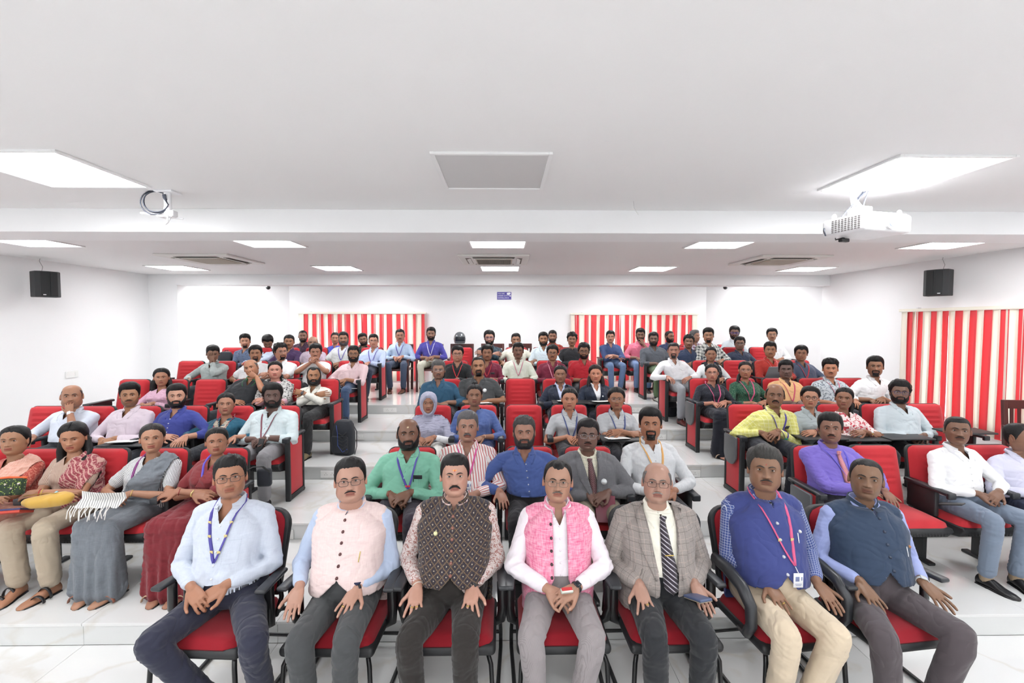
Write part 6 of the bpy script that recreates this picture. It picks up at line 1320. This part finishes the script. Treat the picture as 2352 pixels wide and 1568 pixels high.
person('bearded man in charcoal shirt and olive green trousers at the right rear aisle', 1501, 779, 'E', (84, 58, 48), hair='thick', beard='mb', bt=.003, top=((84, 88, 96),), sl='roll', bw=1.08, pose='lap', pants=((96, 118, 84),), shoe=(196, 194, 184))
person('man in navy shirt with curly hair and moustache', 1582, 785, 'E', (110, 72, 56), hair='mop', curly=.6, beard='m', top=((44, 56, 84),), bw=1.05, pose='lap')
person('young man in black and white checked shirt', 1627, 771, 'E', (140, 96, 74), hair='quiff', beard='g', bt=.002, top=((206, 206, 200), 'plaid', (70, 74, 76)), pose='lap', s=1.06)
person('young man in navy shirt with glasses in front of the right rear corner', 1699, 789, 'E', (94, 64, 52), hair='mop', glasses=((60, 56, 60), .0016, 0), top=((46, 54, 76),), fat=.7, bw=1.05, pose='lap')
# ---------------- row F
person('young man in dark plum shirt with short beard at the rear left', 696, 772, 'F', (104, 70, 56), hair='crop', beard='mb', bt=.002, top=((70, 46, 66),), pose='lap')
person('smiling woman in bright blue top seated before the left blind', 770, 777, 'F', (160, 108, 82), fem=1, hair='f', tail='bun', smile=.8, top=((74, 84, 200),), pose='lap')
person('young man in dark green checked shirt tilting his head before the left blind', 834, 780, 'F', (112, 74, 58), hair='thick', roll=-12, beard='mb', bt=.003, top=((40, 84, 78), 'plaid', (24, 40, 44)), pose='lap')
person('man in light blue shirt and navy trousers on wooden chair, violet lanyard', 919, 771, 'F', (178, 124, 98), hair='comb', hl=.01, beard='m', top=((186, 208, 238),), lan=(VIO, .24, 1), pose='lap', pants=((70, 82, 106),), shoe=(112, 74, 60), s=1.05, fat=.5, foot=(.13, .13), knee=(.15, .15))
person('bearded man in violet-blue shirt and cream trousers holding papers on wooden chair', 990, 767, 'F', (120, 82, 66), hair='thick', beard='mb', bt=.005, top=((78, 74, 168),), sl='roll', lan=((214, 210, 240), .28, 1), pose='lap', pants=((206, 204, 186),), s=1.05, knee=(.15, .15))
person('bearded man in orange-red checked shirt looking over a shoulder', 1269, 773, 'F', (120, 78, 60), hair='comb', beard='mb', bt=.004, top=((200, 76, 52), 'plaid', (120, 40, 40)), pose='lap', s=1.02)
person('slim man in dark blue shirt and jeans seated in front of the right blind', 1402, 774, 'F', (160, 112, 88), hair='thick', beard='m', top=((62, 80, 126),), pose='crosslow', pants=((98, 122, 162),), sl='roll', shoe=(40, 42, 50), foot=(.10, .08))
person('bearded man in pink shirt with hand at chin before the right blind', 1471, 769, 'F', (104, 68, 54), hair='thick', beard='mb', bt=.005, top=((222, 110, 136),), sl='roll', pose=('lap', 'chin'), pants=((110, 134, 178),), s=1.03, pitch=-6)
person('bearded man in navy shirt turned to his side before the right blind', 1538, 773, 'F', (126, 84, 66), hair='crop', yaw=-38, beard='mb', bt=.005, top=((48, 60, 92),), pose='lap')
person('grey-haired man in striped shirt in profile, half hidden at the rear', 1596, 772, 'F', (140, 98, 80), hair='comb', hc=(104, 102, 102), yaw=-55, top=((200, 196, 214), 'plaid', (120, 60, 80)), pose='lap')
person('bearded man in pale grey shirt with blue-glinting glasses at the right rear', 1687, 764, 'F', (92, 62, 50), hair='mop', glasses=((70, 80, 200), .0018, 0), beard='mb', bt=.004, top=((206, 214, 220),), pose='lap', s=1.06, pitch=-4)
person('man in white shirt with clear glasses at the far right rear corner', 1773, 769, 'F', (140, 96, 74), hair='mop', glasses=((170, 160, 150), .0014, 0), beard='m', stub=.2, top=((240, 240, 242),), pose='lap', dd=-.32, dh=-.38, s=1.02, bw=1.1)
# ------------------------------------------------------------------ bags, phones, papers and other things people brought
M_BAG = cloth((44, 47, 54), rough=.7, fold=.4); M_BLUE = plain('blue_piping', (60, 86, 170), .5); M_PAPER = plain('paper', (236, 236, 234), .7)
def backpack(p, s, rz, label, fancy=True):
    t = thing('backpack', label, 'bag', p, rz); w, d, h = .29*s, .17*s, .46*s
    def ring(z, k, yo=0): a = np.linspace(0, 2*np.pi, 28, endpoint=False); return [(w/2*k*np.sign(math.cos(q))*abs(math.cos(q))**.55, yo+d/2*k*np.sign(math.sin(q))*abs(math.sin(q))**.6, z) for q in a]
    obj('body', MB().loft([ring(0, .86), ring(.02*s, .98), ring(.15*s, 1.03), ring(.30*s, 1.0, .005), ring(.40*s, .88, .01), ring(.445*s, .66, .015), ring(h, .35, .02)]), M_BAG, t, smooth='auto')
    obj('front_pocket', MB().rbox((0, -d/2-.004, .15*s), (w*.82, .05*s, .22*s), .022), M_BAG, t, smooth='auto')
    obj('handle', MB().tube([(-.03*s, .05*s, h-.02*s), (-.03*s, .05*s, h+.02*s), (.03*s, .05*s, h+.02*s), (.03*s, .05*s, h-.02*s)], .007, 8), M_BAG, t, smooth=True)
    for sx in (-1, 1): obj('strap', MB().tube([(sx*.08*s, d/2, .40*s), (sx*.11*s, d/2+.05*s, .28*s), (sx*.12*s, d/2+.03*s, .08*s), (sx*.15*s, .02, .0)], .012, 8, flat=.3), M_BAG, t, smooth=True)
    if fancy:
        for k in range(5): z = (.14+.045*k)*s; obj('ridge', MB().tube([(.0, -d/2-.026*s, z-.02*s), (.055*s, -d/2-.03*s, z-.045*s), (.11*s, -d/2-.022*s, z+.0*s)], .007, 6), M_SHELL, t, smooth=True)
        obj('piping', MB().tube([(-.05*s, -d/2-.002, .40*s), (-.02*s, -d/2-.024*s, .30*s), (-.01*s, -d/2-.032*s, .14*s), (.06*s, -d/2-.035*s, .06*s), (.12*s, -d/2-.02*s, .10*s)], .003, 6), M_BLUE, t, smooth=True)
p = at_z(790, 1042, 3*RIS); backpack(p, .95, -.25, 'black backpack with blue piping standing in the left aisle')
p = at_z(1546, 958, 4*RIS); backpack((p.x, p.y+.08, p.z), .62, .3, 'small black bag under the seat of the goateed man in white', False)
p = at(521, 850, 8.15); backpack((-4.985, 8.17, 5*RIS+.455), .85, .1, 'black rounded bag standing on a seat by the left rear corner', False)
# helmet on the wooden chair
p = at(1056, 790, 9.42); t = thing('helmet', 'grey motorcycle helmet resting on the chair top below the sign', 'helmet', (p.x, 9.42, 5*RIS+.93), .2)
R = [[(.125*k*math.cos(a), .15*k*math.sin(a), z) for a in np.linspace(0, 2*np.pi, 24, endpoint=False)] for z, k in ((0, .82), (.03, .94), (.09, 1.0), (.15, .93), (.20, .72), (.23, .42), (.24, .1))]
obj('shell', MB().loft(R), plain('helmet_grey', (98, 102, 106), .2, coat=.5), t, smooth='auto')
obj('visor', MB().loft([[(.128*math.cos(a)*k, .155*math.sin(a)*k, z) for a in np.linspace(-2.5, -.64, 14)] for z, k in ((.05, .97), (.09, 1.01), (.14, .97))], closed=False, caps=False), plain('visor_dark', (40, 44, 50), .08), t, smooth=True)
# things on laps and in hands
def world(g, v): return Vector(g['root'].location) + Vector(v)*g['s']
def flat(name, p, d, mat, label, cat, rot=(0, 0, 0), r=.004, extra=None):
    t = thing(name, label, cat, p); t.rotation_euler = rot; obj('body' if name != 'sheet_of_paper' else 'sheet', MB().rbox((0, 0, 0), d, r), mat, t, smooth='auto')
    if extra: obj(extra[0], MB().rbox(extra[1], extra[2], .002), extra[3], t)
    return t
g = P[3]; c = world(g, (.015, -.30, .715)); flat('mobile_phone', c, (.07, .028, .018), plain('phone_silver', (206, 208, 196), .3, .4), 'small silver phone with red top held by the pink-waistcoat man', 'phone', (.5, .1, .3), .006, ('red_cover', (0, .004, .009), (.062, .018, .004), plain('phone_red', (196, 46, 50), .3)))
g = P[4]; c = world(g, (.125, -.29, .665)); flat('mobile_phone', c, (.075, .15, .014), plain('phone_case_blue', (74, 86, 118), .4), 'blue-cased phone under the hand of the man in checked blazer', 'phone', (-.35, .0, .25), .006, ('edge', (0, 0, -.008), (.073, .146, .004), plain('phone_edge', (150, 140, 120), .3)))
p = at(1391, 1168, 3.36); flat('booklet', p, (.15, .012, .20), plain('booklet_maroon', (112, 34, 56), .4), 'maroon booklet with white lettering held by the man in grey suit', 'booklet', (-.6, 0, -.1), .002, ('pages', (0, .008, 0), (.145, .006, .195), M_PAPER))
p = at(2186, 1157, 3.32); flat('mobile_phone', p, (.07, .14, .01), M_BLK, 'black phone beside the hands of the crisp-white-shirt man', 'phone', (-.3, 0, .5))
p = at(605, 1028, 4.52); flat('mobile_phone', (p.x-.03, p.y, p.z+.02), (.05, .014, .14), M_BLK, 'black phone held upright by the man in mint shirt', 'phone', (-.3, .1, 0))
p = at(1785, 856, 6.72); t = thing('laptop', 'grey open laptop on the lap of the man in brick red shirt', 'laptop', p, .1)
obj('lid', MB().rbox((0, 0, 0), (.34, .01, .22), .004, Matrix.Rotation(.5, 3, 'X')), plain('laptop_grey', (140, 142, 146), .35, .3), t, smooth='auto')
obj('base', MB().rbox((0, .17, -.10), (.34, .22, .014), .004), plain('laptop_base', (70, 72, 76), .4), t, smooth='auto')
for px, py, d, rz, lb in ((280, 1013, 4.52, .1, 'white sheets on the tablet before the lavender-shirted man'), (1415, 1005, 4.5, .1, 'white sheets before the young woman in round glasses'), (1300, 920, 5.6, 0, 'open notebook before the left woman in navy blazer'), (1382, 921, 5.6, .1, 'open notebook before the right woman in navy blazer'), (997, 829, 8.75, .2, 'white papers on the lap of the man in violet-blue shirt'), (800, 892, 6.85, .2, 'thin grey folder on the lap of the man in pink shirt'), (1105, 925, 5.6, .2, 'white papers by the large man in charcoal polo')):
    p = at(px, py, d); t = thing('sheet_of_paper', lb, 'paper', p, rz); t.rotation_euler = (-.12, 0, rz)
    obj('sheet', MB().rbox((0, 0, 0), (.21, .16, .004), .001), M_PAPER, t); obj('second_sheet', MB().rbox((.02, .01, -.004), (.21, .16, .003), .001, Matrix.Rotation(.1, 3, 'Z')), M_PAPER, t)
# mustard purse
p = at(112, 1147, 3.22); t = thing('purse', 'mustard yellow leather pouch under the hands of the beige-kurta woman', 'bag', p, .1)
R = [[(x, .05*k*math.cos(a)+.01*math.sin(x*30), .045*k*math.sin(a)*(1.1 if math.sin(a) < 0 else .8)+.015*math.sin(x*8)) for a in np.linspace(0, 2*np.pi, 20, endpoint=False)] for x, k in ((-.175, .25), (-.16, .6), (-.10, .95), (0, 1.1), (.08, 1.15), (.14, .85), (.16, .4))]
obj('pouch', MB().loft(R), cloth((206, 160, 62), rough=.45, fold=.8), t, smooth=True); obj('zip', MB().tube([(-.15, -.01, .035), (0, -.012, .052), (.14, -.01, .04)], .003, 6), plain('zip_brass', (150, 116, 50), .3, .7), t, smooth=True)
# embroidered bag and book at the far left
p = at(14, 1172, 3.2); t = thing('book', 'navy book with red edge on the lap of the far left woman', 'book', p); t.rotation_euler = (-.35, .1, .5)
obj('cover', MB().rbox((0, 0, 0), (.22, .28, .012), .003), plain('book_navy', (44, 44, 96), .4), t); obj('pages', MB().rbox((0, 0, -.014), (.215, .275, .016), .002), plain('book_edge', (190, 66, 50), .6), t)
p = at(20, 1118, 3.30); t = thing('handbag', 'green and black embroidered handbag with mirror work, far left', 'bag', p); t.rotation_euler = (-.25, 0, .15)
obj('body', MB().rbox((0, 0, 0), (.20, .05, .12), .02, None, 4), cloth((46, 62, 44), 'dots', (150, 170, 70), .5), t, smooth='auto')
for i in range(5): obj('mirror', MB().tube([(-.08+.04*i, -.024, .02-.03*(i % 2)), (-.08+.04*i, -.029, .02-.03*(i % 2))], .009, 12), plain('mirror_disc', (220, 210, 200), .1, .9), t)
obj('trim', MB().tube([(-.1, 0, .06), (0, -.01, .068), (.1, 0, .06)], .008, 8), plain('trim_orange', (214, 96, 50), .7), t, smooth=True)
# tassels of the grey saree
fr = []; p = at(205, 1150, 3.2)
t = thing('shawl_fringe', 'white knotted fringe of a striped stole on the grey saree', 'fringe', p)
obj('stole_end', MB().loft([[(x, -.02*math.sin(x*12)-.01, .07-.02*x), (x, .0, .02), (x-.02, -.05-.01*math.cos(x*50), -.03)] for x in np.linspace(-.05, .26, 12)], closed=False, caps=False), cloth((226, 224, 220), 'stripe', (150, 150, 150), .5), t, smooth=True)
for k in range(16):
    x = -.09+.018*k; obj('tassel', MB().tube([(x, -.04, -.02), (x-.005, -.062-.01*math.sin(k*3), -.05), (x-.012+.01*math.sin(k*2), -.065, -.10-.02*math.sin(k*1.7))], .0032, 6), plain('tassel_white', (232, 230, 226), .8), t, smooth=True)
# black bag strap over the first row aisle seat
p = at(585, 1085, 3.72); t = thing('shoulder_bag', 'black shoulder bag hanging beside the first-row aisle seat, left', 'bag', (p.x, 3.80, p.z), .1)
obj('body', MB().rbox((-.03, .16, -.12), (.12, .06, .16), .025, None, 4), M_BAG, t, smooth='auto'); obj('strap', MB().tube([(-.10, -.06, .0), (-.02, -.08, .045), (.03, -.02, .03), (.06, .03, -.03)], .014, 8, flat=.3), M_SHELL, t, smooth=True)
